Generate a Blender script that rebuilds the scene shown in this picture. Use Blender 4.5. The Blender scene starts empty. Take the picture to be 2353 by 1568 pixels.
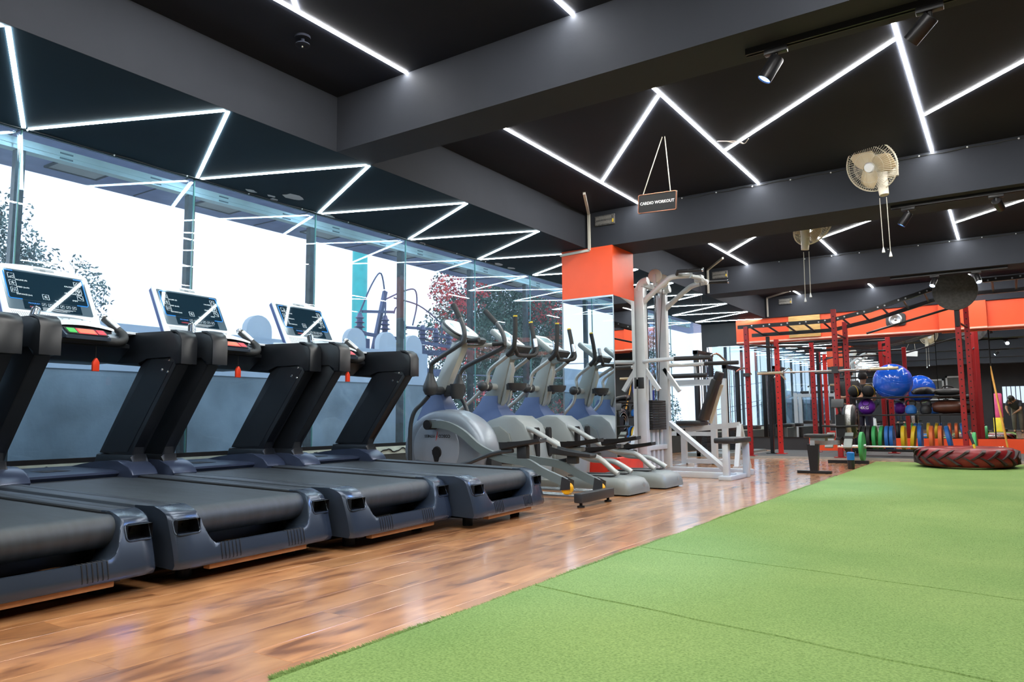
import bpy, bmesh, math, random
import numpy as np
from mathutils import Vector, Matrix
random.seed(7)
RNG = np.random.default_rng(5)
PI = math.pi
scene = bpy.context.scene
COL = scene.collection

# ------------------------------------------------------------------ camera
YAW, PITCH, ROLL, FPX = -0.590134, 0.1032876, -0.00897222, 1698.474
CAMZ = 0.72
def cam_axes():
    cy, sy = math.cos(YAW), math.sin(YAW)
    f = Vector((sy*math.cos(PITCH), cy*math.cos(PITCH), math.sin(PITCH)))
    r = Vector((cy, -sy, 0)); u = r.cross(f)
    return (math.cos(ROLL)*r + math.sin(ROLL)*u, -math.sin(ROLL)*r + math.cos(ROLL)*u, f)
_r, _u, _f = cam_axes()
cam_data = bpy.data.cameras.new('camera')
cam = bpy.data.objects.new('camera', cam_data); COL.objects.link(cam)
cam_data.sensor_fit = 'HORIZONTAL'; cam_data.sensor_width = 36.0
cam_data.lens = FPX*36.0/2353.0
cam_data.clip_start = 0.05; cam_data.clip_end = 300
cam.matrix_world = Matrix(((_r.x, _u.x, -_f.x, 0), (_r.y, _u.y, -_f.y, 0), (_r.z, _u.z, -_f.z, CAMZ), (0, 0, 0, 1)))
scene.camera = cam

# ------------------------------------------------------------------ exposure, world
scene.view_settings.view_transform = 'Standard'
scene.view_settings.look = 'None'
scene.view_settings.gamma = 1.0
scene.view_settings.use_curve_mapping = False
scene.view_settings.exposure = 0.22
LED_MAIN = 105.0
LED_SOFFIT = 40.0
SKY = 2.0
world = bpy.data.worlds.new('overcast_sky'); scene.world = world
world.use_nodes = True
wn = world.node_tree.nodes; wn.clear()
wo = wn.new('ShaderNodeOutputWorld'); wb = wn.new('ShaderNodeBackground')
wb.inputs[0].default_value = (0.86, 0.93, 1.0, 1); wb.inputs[1].default_value = SKY
world.node_tree.links.new(wb.outputs[0], wo.inputs[0])

# ------------------------------------------------------------------ materials
MATS = {}
def mat(name, col, rough=0.5, metal=0.0, var=0.12, scale=6.0, bump=0.0, bscale=60.0, coat=0.0, spec=0.5, emit=None, estr=0.0, stretch=None):
    if name in MATS: return MATS[name]
    m = bpy.data.materials.new(name); m.use_nodes = True
    nt = m.node_tree; n = nt.nodes; L = nt.links
    b = n['Principled BSDF']
    b.inputs['Roughness'].default_value = rough; b.inputs['Metallic'].default_value = metal
    b.inputs['Coat Weight'].default_value = coat; b.inputs['Specular IOR Level'].default_value = spec
    tc = n.new('ShaderNodeTexCoord')
    src = tc.outputs['Object']
    if stretch:
        mp = n.new('ShaderNodeMapping'); mp.inputs['Scale'].default_value = stretch
        L.new(src, mp.inputs['Vector']); src = mp.outputs['Vector']
    if var > 0:
        nz = n.new('ShaderNodeTexNoise'); nz.inputs['Scale'].default_value = scale; nz.inputs['Detail'].default_value = 4
        rp = n.new('ShaderNodeValToRGB')
        rp.color_ramp.elements[0].position = 0.3; rp.color_ramp.elements[1].position = 0.7
        rp.color_ramp.elements[0].color = tuple(max(0, c*(1-var)) for c in col) + (1,)
        rp.color_ramp.elements[1].color = tuple(min(1, c*(1+var)) for c in col) + (1,)
        L.new(src, nz.inputs['Vector']); L.new(nz.outputs['Fac'], rp.inputs['Fac']); L.new(rp.outputs['Color'], b.inputs['Base Color'])
    else:
        b.inputs['Base Color'].default_value = tuple(col) + (1,)
    if bump > 0:
        nb = n.new('ShaderNodeTexNoise'); nb.inputs['Scale'].default_value = bscale; nb.inputs['Detail'].default_value = 3
        bp = n.new('ShaderNodeBump'); bp.inputs['Strength'].default_value = bump; bp.inputs['Distance'].default_value = 0.01
        L.new(src, nb.inputs['Vector']); L.new(nb.outputs['Fac'], bp.inputs['Height']); L.new(bp.outputs['Normal'], b.inputs['Normal'])
    if emit:
        b.inputs['Emission Color'].default_value = tuple(emit) + (1,); b.inputs['Emission Strength'].default_value = estr
    MATS[name] = m
    return m
def glass_mat(name, tint, dust=0.05, gloss_boost=1.0, dustcol=(0.6, 0.7, 0.8)):
    m = bpy.data.materials.new(name); m.use_nodes = True
    nt = m.node_tree; n = nt.nodes; L = nt.links; n.clear()
    out = n.new('ShaderNodeOutputMaterial')
    tr = n.new('ShaderNodeBsdfTransparent'); tr.inputs[0].default_value = tuple(c**0.5 for c in tint) + (1,)
    gl = n.new('ShaderNodeBsdfGlossy'); gl.inputs['Roughness'].default_value = 0.0; gl.inputs['Color'].default_value = (.9, .97, 1, 1)
    lw = n.new('ShaderNodeLayerWeight'); lw.inputs['Blend'].default_value = 0.5
    pw = n.new('ShaderNodeMath'); pw.operation = 'POWER'; pw.inputs[1].default_value = 5.0; L.new(lw.outputs['Facing'], pw.inputs[0])
    fr = n.new('ShaderNodeMath'); fr.operation = 'MULTIPLY_ADD'; fr.inputs[1].default_value = 0.95; fr.inputs[2].default_value = 0.045*gloss_boost; L.new(pw.outputs[0], fr.inputs[0])
    mx = n.new('ShaderNodeMixShader'); L.new(fr.outputs[0], mx.inputs[0]); L.new(tr.outputs[0], mx.inputs[1]); L.new(gl.outputs[0], mx.inputs[2])
    df = n.new('ShaderNodeBsdfDiffuse'); df.inputs['Color'].default_value = dustcol + (1,)
    nz = n.new('ShaderNodeTexNoise'); nz.inputs['Scale'].default_value = 2.5; nz.inputs['Detail'].default_value = 6
    tc = n.new('ShaderNodeTexCoord'); L.new(tc.outputs['Object'], nz.inputs['Vector'])
    ma = n.new('ShaderNodeMath'); ma.operation = 'MULTIPLY'; ma.inputs[1].default_value = dust*2
    L.new(nz.outputs['Fac'], ma.inputs[0])
    mx2 = n.new('ShaderNodeMixShader'); L.new(ma.outputs[0], mx2.inputs[0]); L.new(mx.outputs[0], mx2.inputs[1]); L.new(df.outputs[0], mx2.inputs[2])
    L.new(mx2.outputs[0], out.inputs[0])
    MATS[name] = m
    return m
def acrylic_mat(name, col, k):
    m = bpy.data.materials.new(name); m.use_nodes = True
    nt = m.node_tree; n = nt.nodes; n.clear(); o = n.new('ShaderNodeOutputMaterial'); d = n.new('ShaderNodeBsdfDiffuse'); t = n.new('ShaderNodeBsdfTranslucent'); x = n.new('ShaderNodeMixShader')
    d.inputs[0].default_value = col + (1,); t.inputs[0].default_value = col + (1,); x.inputs[0].default_value = k
    nt.links.new(d.outputs[0], x.inputs[1]); nt.links.new(t.outputs[0], x.inputs[2]); nt.links.new(x.outputs[0], o.inputs[0]); MATS[name] = m
    return m
def emit_mat(name, col, strength):
    m = bpy.data.materials.new(name); m.use_nodes = True
    n = m.node_tree.nodes; n.clear()
    o = n.new('ShaderNodeOutputMaterial'); e = n.new('ShaderNodeEmission')
    e.inputs[0].default_value = tuple(col) + (1,); e.inputs[1].default_value = strength
    m.node_tree.links.new(e.outputs[0], o.inputs[0]); MATS[name] = m
    return m
def mirror_mat():
    m = mat('mirror_glass', (0.82, 0.86, 0.88), 0.0, 1.0, var=0)
    return m
def wood_floor_mat():
    m = bpy.data.materials.new('wood_plank'); m.use_nodes = True
    nt = m.node_tree; n = nt.nodes; L = nt.links; b = n['Principled BSDF']
    tc = n.new('ShaderNodeTexCoord'); oi = n.new('ShaderNodeObjectInfo')
    ad = n.new('ShaderNodeVectorMath'); ad.operation = 'ADD'
    sc = n.new('ShaderNodeVectorMath'); sc.operation = 'SCALE'; sc.inputs['Scale'].default_value = 37.0
    cb = n.new('ShaderNodeCombineXYZ'); L.new(oi.outputs['Random'], cb.inputs[0]); L.new(oi.outputs['Random'], cb.inputs[1])
    L.new(cb.outputs[0], sc.inputs[0]); L.new(tc.outputs['Object'], ad.inputs[0]); L.new(sc.outputs[0], ad.inputs[1])
    mp = n.new('ShaderNodeMapping'); mp.inputs['Scale'].default_value = (9, 2.2, 1); L.new(ad.outputs[0], mp.inputs['Vector'])
    nz = n.new('ShaderNodeTexNoise'); nz.inputs['Scale'].default_value = 1.3; nz.inputs['Detail'].default_value = 7; nz.inputs['Distortion'].default_value = 0.8
    L.new(mp.outputs[0], nz.inputs['Vector'])
    rp = n.new('ShaderNodeValToRGB'); e = rp.color_ramp.elements
    e[0].position = 0.28; e[0].color = (0.20, 0.072, 0.025, 1); e[1].position = 0.72; e[1].color = (0.66, 0.325, 0.135, 1)
    x = rp.color_ramp.elements.new(0.46); x.color = (0.49, 0.215, 0.082, 1)
    L.new(nz.outputs['Fac'], rp.inputs['Fac'])
    mp2 = n.new('ShaderNodeMapping'); mp2.inputs['Scale'].default_value = (5, 2.0, 1); L.new(ad.outputs[0], mp2.inputs['Vector'])
    nz2 = n.new('ShaderNodeTexNoise'); nz2.inputs['Scale'].default_value = 1.1; nz2.inputs['Detail'].default_value = 3; L.new(mp2.outputs[0], nz2.inputs['Vector'])
    rp2 = n.new('ShaderNodeValToRGB'); rp2.color_ramp.elements[0].position = 0.3; rp2.color_ramp.elements[0].color = (0.74, 0.68, 0.66, 1)
    rp2.color_ramp.elements[1].position = 0.5; rp2.color_ramp.elements[1].color = (1, 1, 1, 1); L.new(nz2.outputs['Fac'], rp2.inputs['Fac'])
    mu = n.new('ShaderNodeMix'); mu.data_type = 'RGBA'; mu.blend_type = 'MULTIPLY'; mu.inputs['Factor'].default_value = 1.0
    L.new(rp.outputs[0], mu.inputs['A']); L.new(rp2.outputs[0], mu.inputs['B'])
    hs = n.new('ShaderNodeHueSaturation'); mr = n.new('ShaderNodeMapRange'); mr.inputs[3].default_value = 0.82; mr.inputs[4].default_value = 1.2
    L.new(oi.outputs['Random'], mr.inputs[0]); L.new(mr.outputs[0], hs.inputs['Value']); L.new(mu.outputs['Result'], hs.inputs['Color'])
    L.new(hs.outputs[0], b.inputs['Base Color'])
    b.inputs['Roughness'].default_value = 0.33; b.inputs['Coat Weight'].default_value = 1.0; b.inputs['Coat Roughness'].default_value = 0.14
    MATS['wood_plank'] = m
    return m

# ------------------------------------------------------------------ mesh building
class MB:
    """collects shapes into one bmesh"""
    def __init__(s): s.bm = bmesh.new()
    def box(s, c, d, rot=None, bev=0.0, seg=2):
        r = bmesh.ops.create_cube(s.bm, size=1.0); vs = r['verts']
        M = Matrix.Translation(Vector(c))
        if rot is not None: M = M @ (rot if isinstance(rot, Matrix) else Matrix.Rotation(rot, 4, 'Z'))
        M = M @ Matrix.Diagonal((d[0], d[1], d[2], 1))
        bmesh.ops.transform(s.bm, matrix=M, verts=vs)
        if bev > 0:
            es = set(e for v in vs for e in v.link_edges)
            bmesh.ops.bevel(s.bm, geom=list(es), offset=min(bev, min(d)*0.48), segments=seg, affect='EDGES', profile=0.5)
        return s
    def bx(s, x0, x1, y0, y1, z0, z1, bev=0.0, seg=2):
        return s.box(((x0+x1)/2, (y0+y1)/2, (z0+z1)/2), (abs(x1-x0), abs(y1-y0), abs(z1-z0)), None, bev, seg)
    def bar(s, a, b, w, h, up=(0, 0, 1), bev=0.0):
        a = Vector(a); b = Vector(b); d = b-a; L = d.length; d.normalize()
        upv = Vector(up)
        if abs(d.dot(upv)) > 0.98: upv = Vector((0, 1, 0))
        x = d.cross(upv).normalized(); z = x.cross(d)
        R = Matrix((x, d, z)).transposed().to_4x4()
        return s.box((a+b)/2, (w, L, h), R, bev)
    def tube(s, pts, r, seg=10, cap=True, smooth=0):
        pts = [Vector(p) for p in pts]
        if smooth: pts = spline(pts, smooth)
        n = len(pts)
        rs = r if isinstance(r, (list, tuple)) else [r]*n
        if len(rs) != n: rs = list(np.interp(np.linspace(0, 1, n), np.linspace(0, 1, len(rs)), rs))
        rs = [float(q) for q in rs]
        rings = []; nrm = None
        for i, p in enumerate(pts):
            t = (pts[min(i+1, n-1)]-pts[max(i-1, 0)]).normalized()
            if nrm is None:
                a = Vector((0, 0, 1)) if abs(t.z) < 0.9 else Vector((0, 1, 0))
                nrm = (a - t*a.dot(t)).normalized()
            else:
                nrm = (nrm - t*nrm.dot(t)).normalized()
            bn = t.cross(nrm)
            rings.append([s.bm.verts.new(p + rs[i]*(math.cos(2*PI*k/seg)*nrm + math.sin(2*PI*k/seg)*bn)) for k in range(seg)])
        for a, b in zip(rings, rings[1:]):
            for k in range(seg): s.bm.faces.new((a[k], a[(k+1) % seg], b[(k+1) % seg], b[k]))
        if cap:
            s.bm.faces.new(rings[0][::-1]); s.bm.faces.new(rings[-1])
        return s
    def lathe(s, prof, seg=24, M=None, closed=False):
        """prof: (r, h) pairs turned about local z; M places it"""
        M = M or Matrix.Identity(4)
        rings = []
        for r, h in prof:
            rings.append([s.bm.verts.new(M @ Vector((r*math.cos(2*PI*k/seg), r*math.sin(2*PI*k/seg), h))) for k in range(seg)])
        pr = list(zip(rings, rings[1:])) + ([(rings[-1], rings[0])] if closed else [])
        for a, b in pr:
            for k in range(seg): s.bm.faces.new((a[k], a[(k+1) % seg], b[(k+1) % seg], b[k]))
        if not closed:
            if prof[0][0] > 1e-5: s.bm.faces.new(rings[0][::-1])
            if prof[-1][0] > 1e-5: s.bm.faces.new(rings[-1])
        return s
    def cyl(s, a, b, r, seg=16, r2=None):
        return s.tube([a, b], [r, r if r2 is None else r2], seg)
    def prism(s, poly, axis, t0, t1, bev=0.0, M=None):
        """polygon in the plane across `axis` ('x','y','z'), from t0 to t1"""
        def P(a, b, t):
            v = {'x': (t, a, b), 'y': (a, t, b), 'z': (a, b, t)}[axis]
            return (M @ Vector(v)) if M else Vector(v)
        A = [s.bm.verts.new(P(a, b, t0)) for a, b in poly]; B = [s.bm.verts.new(P(a, b, t1)) for a, b in poly]
        n = len(poly); fs = [s.bm.faces.new(A[::-1]), s.bm.faces.new(B)]
        for k in range(n): fs.append(s.bm.faces.new((A[k], A[(k+1) % n], B[(k+1) % n], B[k])))
        if bev > 0:
            es = list(set(fs[0].edges) | set(fs[1].edges))
            bmesh.ops.bevel(s.bm, geom=es, offset=bev, segments=2, affect='EDGES', profile=0.5)
        return s
    def grid(s, rows, close_u=False, close_v=False):
        V = [[s.bm.verts.new(Vector(p)) for p in r] for r in rows]
        nr = len(V); nc = len(V[0])
        for i in range(nr if close_u else nr-1):
            for j in range(nc if close_v else nc-1):
                s.bm.faces.new((V[i][j], V[i][(j+1) % nc], V[(i+1) % nr][(j+1) % nc], V[(i+1) % nr][j]))
        return V
    def ball(s, c, r, sub=2, sc=(1, 1, 1)):
        q = bmesh.ops.create_icosphere(s.bm, subdivisions=sub, radius=r)
        bmesh.ops.transform(s.bm, matrix=Matrix.Translation(Vector(c)) @ Matrix.Diagonal((sc[0], sc[1], sc[2], 1)), verts=q['verts'])
        return s
    def quad(s, a, b, c, d):
        s.bm.faces.new([s.bm.verts.new(Vector(p)) for p in (a, b, c, d)]); return s
    def mesh(s, name, smooth=True, ang=35):
        bmesh.ops.recalc_face_normals(s.bm, faces=s.bm.faces[:])
        if smooth:
            for f in s.bm.faces: f.smooth = True
            for e in s.bm.edges:
                if len(e.link_faces) == 2 and e.calc_face_angle(0) > math.radians(ang): e.smooth = False
        me = bpy.data.meshes.new(name); s.bm.to_mesh(me); s.bm.free()
        return me
    def obj(s, name, m, parent=None, smooth=True, ang=35):
        me = s.mesh(name, smooth, ang); me.materials.append(m if not isinstance(m, str) else MATS[m])
        o = bpy.data.objects.new(name, me); COL.objects.link(o)
        if parent: o.parent = parent
        return o
def spline(P, k=6):
    P = [Vector(p) for p in P]; out = []
    for i in range(len(P)-1):
        p0 = P[i-1] if i > 0 else P[i]*2-P[i+1]; p3 = P[i+2] if i+2 < len(P) else P[i+1]*2-P[i]
        p1, p2 = P[i], P[i+1]
        for j in range(k):
            t = j/k
            out.append(0.5*((2*p1)+(p2-p0)*t+(2*p0-5*p1+4*p2-p3)*t*t+(3*p1-p0-3*p2+p3)*t**3))
    return out+[P[-1]]
def rrect(x0, x1, y0, y1, r, n=4):
    out = []
    for cx, cy, a0 in ((x1-r, y1-r, 0), (x0+r, y1-r, 90), (x0+r, y0+r, 180), (x1-r, y0+r, 270)):
        for k in range(n+1):
            a = math.radians(a0+90*k/n); out.append((cx+r*math.cos(a), cy+r*math.sin(a)))
    return out
def empty(name, loc=(0, 0, 0), rz=0.0):
    o = bpy.data.objects.new(name, None); COL.objects.link(o); o.location = loc; o.rotation_euler = (0, 0, rz)
    o.empty_display_size = 0.1
    return o
def tag(o, label=None, cat=None, group=None, kind=None):
    if label: o['label'] = label
    if cat: o['category'] = cat
    if group: o['group'] = group
    if kind: o['kind'] = kind
    return o
def struct(mb, name, m, label=None, parent=None, smooth=False):
    o = mb.obj(name, m, parent, smooth)
    if parent is None: o['kind'] = 'structure'
    if label: o['label'] = label
    return o
def copy_tree(o, parent=None):
    c = o.copy(); COL.objects.link(c); c.parent = parent
    for ch in list(o.children): copy_tree(ch, c)
    return c
def text(body, size, m, parent, M, name='lettering', ext=0.0006, align='CENTER', shear=0.0, bold=0.0, sx=1.0):
    cu = bpy.data.curves.new(name, 'FONT'); cu.body = body; cu.size = size; cu.align_x = align; cu.align_y = 'CENTER'
    cu.extrude = ext; cu.shear = shear; cu.offset = bold; cu.resolution_u = 2
    t = bpy.data.objects.new(name, cu); COL.objects.link(t)
    dg = bpy.context.evaluated_depsgraph_get()
    me = bpy.data.meshes.new_from_object(t.evaluated_get(dg)); bpy.data.objects.remove(t); bpy.data.curves.remove(cu)
    me.materials.clear(); me.materials.append(MATS[m] if isinstance(m, str) else m)
    me.transform(M @ Matrix.Diagonal((sx, 1, 1, 1)))
    o = bpy.data.objects.new(name, me); COL.objects.link(o); o.parent = parent
    return o
def frame_M(o, x, y):
    """matrix with local x along x, y along y, at o"""
    x = Vector(x).normalized(); y = Vector(y); y = (y-x*y.dot(x)).normalized(); z = x.cross(y)
    return Matrix.Translation(Vector(o)) @ Matrix((x, y, z)).transposed().to_4x4()

# palette
mat('ceiling_paint', (0.017, 0.020, 0.031), 0.75, spec=0.12, var=0.1, scale=1.5, bump=0.05)
mat('beam_paint', (0.034, 0.038, 0.048), 0.7, spec=0.08, var=0.06, scale=2, bump=0.04)
mat('dark_wall', (0.035, 0.036, 0.04), 0.7, var=0.1, scale=2)
mat('orange_paint', (0.83, 0.085, 0.018), 0.5, var=0.05, scale=3, bump=0.03)
mat('cream', (0.55, 0.53, 0.45), 0.5, var=0.06)
mat('white_plastic', (0.72, 0.75, 0.78), 0.35, var=0.04)
mat('off_white', (0.62, 0.61, 0.55), 0.45, var=0.06)
mat('black_plastic', (0.012, 0.013, 0.015), 0.42, var=0.2, bump=0.03, bscale=200)
mat('black_metal', (0.014, 0.014, 0.016), 0.35, 0.3, var=0.1)
mat('charcoal', (0.030, 0.036, 0.044), 0.32, 0.35, var=0.1, bump=0.02, bscale=250)
mat('belt_rubber', (0.026, 0.033, 0.040), 0.5, var=0.3, scale=5, bump=0.12, bscale=500, stretch=(1, 5, 1))
mat('chrome', (0.75, 0.76, 0.78), 0.14, 1.0, var=0.05)
mat('steel', (0.5, 0.51, 0.53), 0.3, 1.0, var=0.1)
mat('rubber', (0.012, 0.012, 0.013), 0.6, spec=0.3, var=0.2, bump=0.1, bscale=150)
mat('foam_grip', (0.016, 0.017, 0.019), 0.62, var=0.15, bump=0.1, bscale=300)
mat('red_post', (0.33, 0.012, 0.014), 0.38, 0.1, var=0.12, scale=3)
mat('wood_pale', (0.45, 0.22, 0.09), 0.6, var=0.2)
mirror_mat(); wood_floor_mat()
glass_mat('window_glass', (0.70, 0.84, 1.0), dust=0.03)
emit_mat('led_main', (1.0, 0.985, 0.94), LED_MAIN)
emit_mat('led_soffit', (0.74, 0.93, 1.0), LED_SOFFIT)
# ================================================================== the room
XG, XE = -5.58, -4.12        # glass line, inner edge of the window soffit
ZS, ZC = 2.74, 3.17          # underside of beams and soffit, main ceiling
XR, YB, YF = 4.6, -6.0, 16.0 # right wall, back wall, far wall
# floor slab and planks
floor = struct(MB().bx(-5.75, XR, YB, YF+0.1, -0.14, -0.014), 'floor', mat('floor_underlay', (0.05, 0.03, 0.02), 0.8), 'reddish brown wooden plank floor')
plank_me = None
PW, PL = 0.19, 1.22
row = 0; x = -5.62
while x < -1.62:
    y = 0.35 - (row*0.37 % 1.0)*PL
    while y < 12.9:
        y0, y1 = max(y, 0.1), min(y+PL, 13.0)
        if y1-y0 > 0.1:
            full = abs(y1-y0-PL) < 1e-6
            if full and plank_me is None:
                mb = MB().bx(-PW/2+0.0006, PW/2-0.0006, -PL/2+0.0006, PL/2-0.0006, -0.015, 0, bev=0.0006, seg=1)
                plank_me = mb.mesh('plank', False); plank_me.materials.append(MATS['wood_plank'])
            if full:
                o = bpy.data.objects.new('plank', plank_me)
            else:
                me = MB().bx(-PW/2+0.0006, PW/2-0.0006, -(y1-y0)/2+0.0006, (y1-y0)/2-0.0006, -0.015, 0).mesh('plank', False); me.materials.append(MATS['wood_plank'])
                o = bpy.data.objects.new('plank', me)
            COL.objects.link(o); o.location = (x+PW/2, (y0+y1)/2, 0); o.parent = floor
        y += PL
    x += PW; row += 1
# floor beyond the turf, behind the camera and under the rig, not in plain view
def plank_sheet(x0, x1, y0, y1):
    o = MB().bx(x0, x1, y0, y1, -0.0145, -0.001).obj('plank_field', 'wood_plank', floor, False); o['kind'] = 'stuff'
plank_sheet(-1.6, XR, YB, 13.0); plank_sheet(-5.6, -1.64, YB, 0.08); plank_sheet(-5.6, XR, 13.0, YF)

# ceiling: main slab, window soffit, beams
struct(MB().bx(XE-0.1, XR+0.1, YB-0.1, YF+0.6, ZC, ZC+0.12), 'ceiling', 'ceiling_paint', 'matt black main ceiling between deep beams')
struct(MB().bx(XG-0.02, XE-0.002, YB-0.1, YF+0.1, ZS, ZS+0.1), 'trim_1', mat('soffit_paint', (0.008, 0.020, 0.031), 0.7, spec=0.12, var=0.12, scale=1.5), 'low black soffit running above the window front')
struct(MB().bx(XE-0.08, XE, YB-0.1, YF+0.1, ZS+0.0005, ZC), 'trim_2', 'beam_paint', 'charcoal upstand between window soffit and main ceiling')
BEAMS = [(-4.25, -3.75), (-0.22, 0.20), (3.78, 4.14), (7.79, 8.40), (12.0, 12.5)]
for i, (y0, y1) in enumerate(BEAMS):
    struct(MB().bx(XE-0.001, XR, y0, y1, ZS, ZC), 'trim_%d' % (i+3), 'beam_paint', 'deep charcoal beam crossing under the ceiling')
# walls
struct(MB().bx(XE-1.5, XR+0.1, YF, YF+0.15, 0, ZC), 'wall_far', 'dark_wall', 'dark far wall carrying mirrors and an orange band')
struct(MB().bx(XR, XR+0.15, YB-0.1, YF+0.15, 0, ZC), 'wall_right', 'dark_wall', 'dark side wall of the gym')
struct(MB().bx(XG-0.2, XR+0.15, YB-0.15, YB, 0, ZC), 'wall_back', 'dark_wall', 'dark wall behind the camera')
# ceiling of the bay over the soffit line and the far beam face
struct(MB().bx(XE-0.001, XR, YF-0.34, YF, ZS, ZC), 'trim_9', 'beam_paint', 'charcoal beam along the far wall')

# orange band on the far wall
band = struct(MB().bx(-4.75, XR, YF-0.30, YF, 2.24, ZS-0.001), 'trim_10', 'orange_paint', 'bright orange band along the far wall')
MB().bx(-4.75, XR, YF-0.31, YF-0.30, 2.245, 2.275).obj('band_edge', mat('band_edge_white', (0.75, 0.45, 0.35), 0.5), band, False)
pil = struct(MB().bx(-0.98, -0.24, YF-0.42, YF-0.31, 2.235, ZS-0.0015), 'trim_11', 'orange_paint', 'orange boxed pier standing out from the band')
MB().bx(-0.98, -0.24, YF-0.43, YF-0.42, 2.24, 2.27).obj('band_edge', 'band_edge_white', pil, False)
struct(MB().bx(-3.4, XR, YF-0.2, YF, 0.0, 0.26), 'baseboard_far', 'orange_paint', 'orange plinth below the wall mirrors')
# mirrors on the far wall
for i, (x0, x1) in enumerate([(-5.5, -4.12), (-4.10, -2.72), (-2.70, -1.10), (-0.23, 1.2), (1.22, 2.6), (2.62, 4.0)]):
    o = MB().bx(x0, x1, YF-0.03, YF-0.005, 0.27, 2.23).obj('wall_mirror', 'mirror_glass', None, False)
    tag(o, ['tall mirror panel in the far corner beside the last window', 'mirror panel behind the red rig posts', 'mirror panel behind the ball rack', 'mirror panel right of the orange pier with a bamboo pole leaning on it', 'mirror panel on the far wall past the right edge', 'rightmost mirror panel of the far wall'][i], 'mirror', 'mirrors on the far wall')
o = MB().bx(-1.08, -0.25, YF-0.14, YF-0.115, 0.27, 2.23).obj('wall_mirror', 'mirror_glass', None, False)
tag(o, 'mirror panel under the orange pier, set forward', 'mirror', 'mirrors on the far wall')
struct(MB().bx(-1.08, -0.25, YF-0.113, YF-0.032, 0.27, 2.235), 'trim_12', 'dark_wall', 'boxed pier behind the forward mirror')

# column with orange head and mirrored faces
CX0, CX1, CY0, CY1 = -4.46, -3.775, 7.775, 8.36
col_o = struct(MB().bx(CX0+0.012, CX1-0.012, CY0+0.012, CY1-0.012, 0, ZS), 'column', 'dark_wall', 'square column beside the exercise machines')
MB().bx(CX0, CX1, CY0, CY1, 2.14, ZS-0.0005).obj('column_head', 'orange_paint', col_o, False)
MB().bx(CX0, CX1, CY0, CY0+0.010, 0.06, 2.139).obj('mirror', 'mirror_glass', col_o, False)
MB().bx(CX1-0.010, CX1, CY0+0.011, CY1, 0.06, 2.139).obj('mirror', 'mirror_glass', col_o, False)
MB().bx(CX0, CX0+0.010, CY0+0.011, CY1, 0.06, 2.139).obj('mirror', 'mirror_glass', col_o, False)
e = MB(); e.bx(CX0-0.004, CX0+0.006, CY0-0.006, CY0, 0.06, 2.139); e.bx(CX1-0.008, CX1+0.004, CY0-0.006, CY0, 0.06, 2.139); e.bx(CX0-0.004, CX1+0.004, CY0-0.008, CY0, 2.125, 2.145)
e.obj('edge_trim', mat('trim_aluminium', (0.45, 0.47, 0.48), 0.3, 0.8), col_o, False)

# ------------------------------------------------------------------ window front
JOINT = [2.23 + 1.315*k for k in range(-7, 11)]
SILL = 0.46
glass_mat('window_glass_low', (0.62, 0.78, 1.0), dust=0.10)
fin_m = mat('glass_edge', (0.10, 0.28, 0.25), 0.15, 0.0, var=0.1)
mull_m = mat('mullion_paint', (0.035, 0.05, 0.045), 0.35, 0.2, var=0.5, scale=14)
head_m = mat('header_alu', (0.74, 0.86, 0.76), 0.4, 0.1, var=0.12, scale=3)
wi = 1
for k in range(len(JOINT)-1):
    y0, y1 = JOINT[k], JOINT[k+1]
    if y1 < -2.4 or y0 > 15.95: continue
    y1 = min(y1, 15.98)
    w = empty('window_%d' % wi, (XG, (y0+y1)/2, SILL)); w['kind'] = 'structure'; w['label'] = 'tall frameless window pane above the treadmills'; wi += 1
    c = (y0+y1)/2
    p = MB().bx(-0.006, 0.006, y0-c+0.004, y1-c-0.004, 0, ZS-SILL-0.002).obj('pane', 'window_glass', w, False)
    MB().bx(-0.008, 0.008, y0-c-0.0035, y0-c+0.0035, 0, ZS-SILL-0.002).obj('joint', fin_m, w, False)
    MB().bx(-0.135, -0.075, y0-c+0.005, y0-c+0.065, -0.05, 2.20).obj('mullion', mull_m, w, False)
    hd = MB(); hd.bx(-0.15, -0.07, y0-c, y1-c, 2.165, 2.245); hd.bx(-0.068, -0.064, y0-c, y1-c, 2.195, 2.201)
    hh = hd.obj('header_channel', head_m, w, False)
    sl = MB()
    for q in (0.22, 0.75): sl.bx(-0.069, -0.063, y0-c+q*1.3, y0-c+q*1.3+0.09, 2.176, 2.186); sl.bx(-0.069, -0.063, y0-c+q*1.3, y0-c+q*1.3+0.09, 2.214, 2.224)
    sl.obj('drain_slot', mat('slot_grey', (0.22, 0.28, 0.27), 0.5), hh, False)
# sill: kerb, white cable tray, glazing bead
struct(MB().bx(XG-0.16, XG+0.03, YB, YF, 0, 0.34), 'wall_left', mat('kerb_dark', (0.03, 0.035, 0.035), 0.6), 'dark kerb under the window panes')
sill = struct(MB().bx(XG-0.03, XG+0.035, YB, YF, 0.345, 0.425), 'trim_13', mat('tray_white', (0.50, 0.58, 0.52), 0.5, var=0.15, scale=8), 'pale cable tray at the foot of the windows')
struct(MB().bx(XG-0.03, XG+0.025, YB, YF, 0.427, 0.46), 'trim_14', 'black_metal', 'black glazing bead under the window panes')
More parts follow.
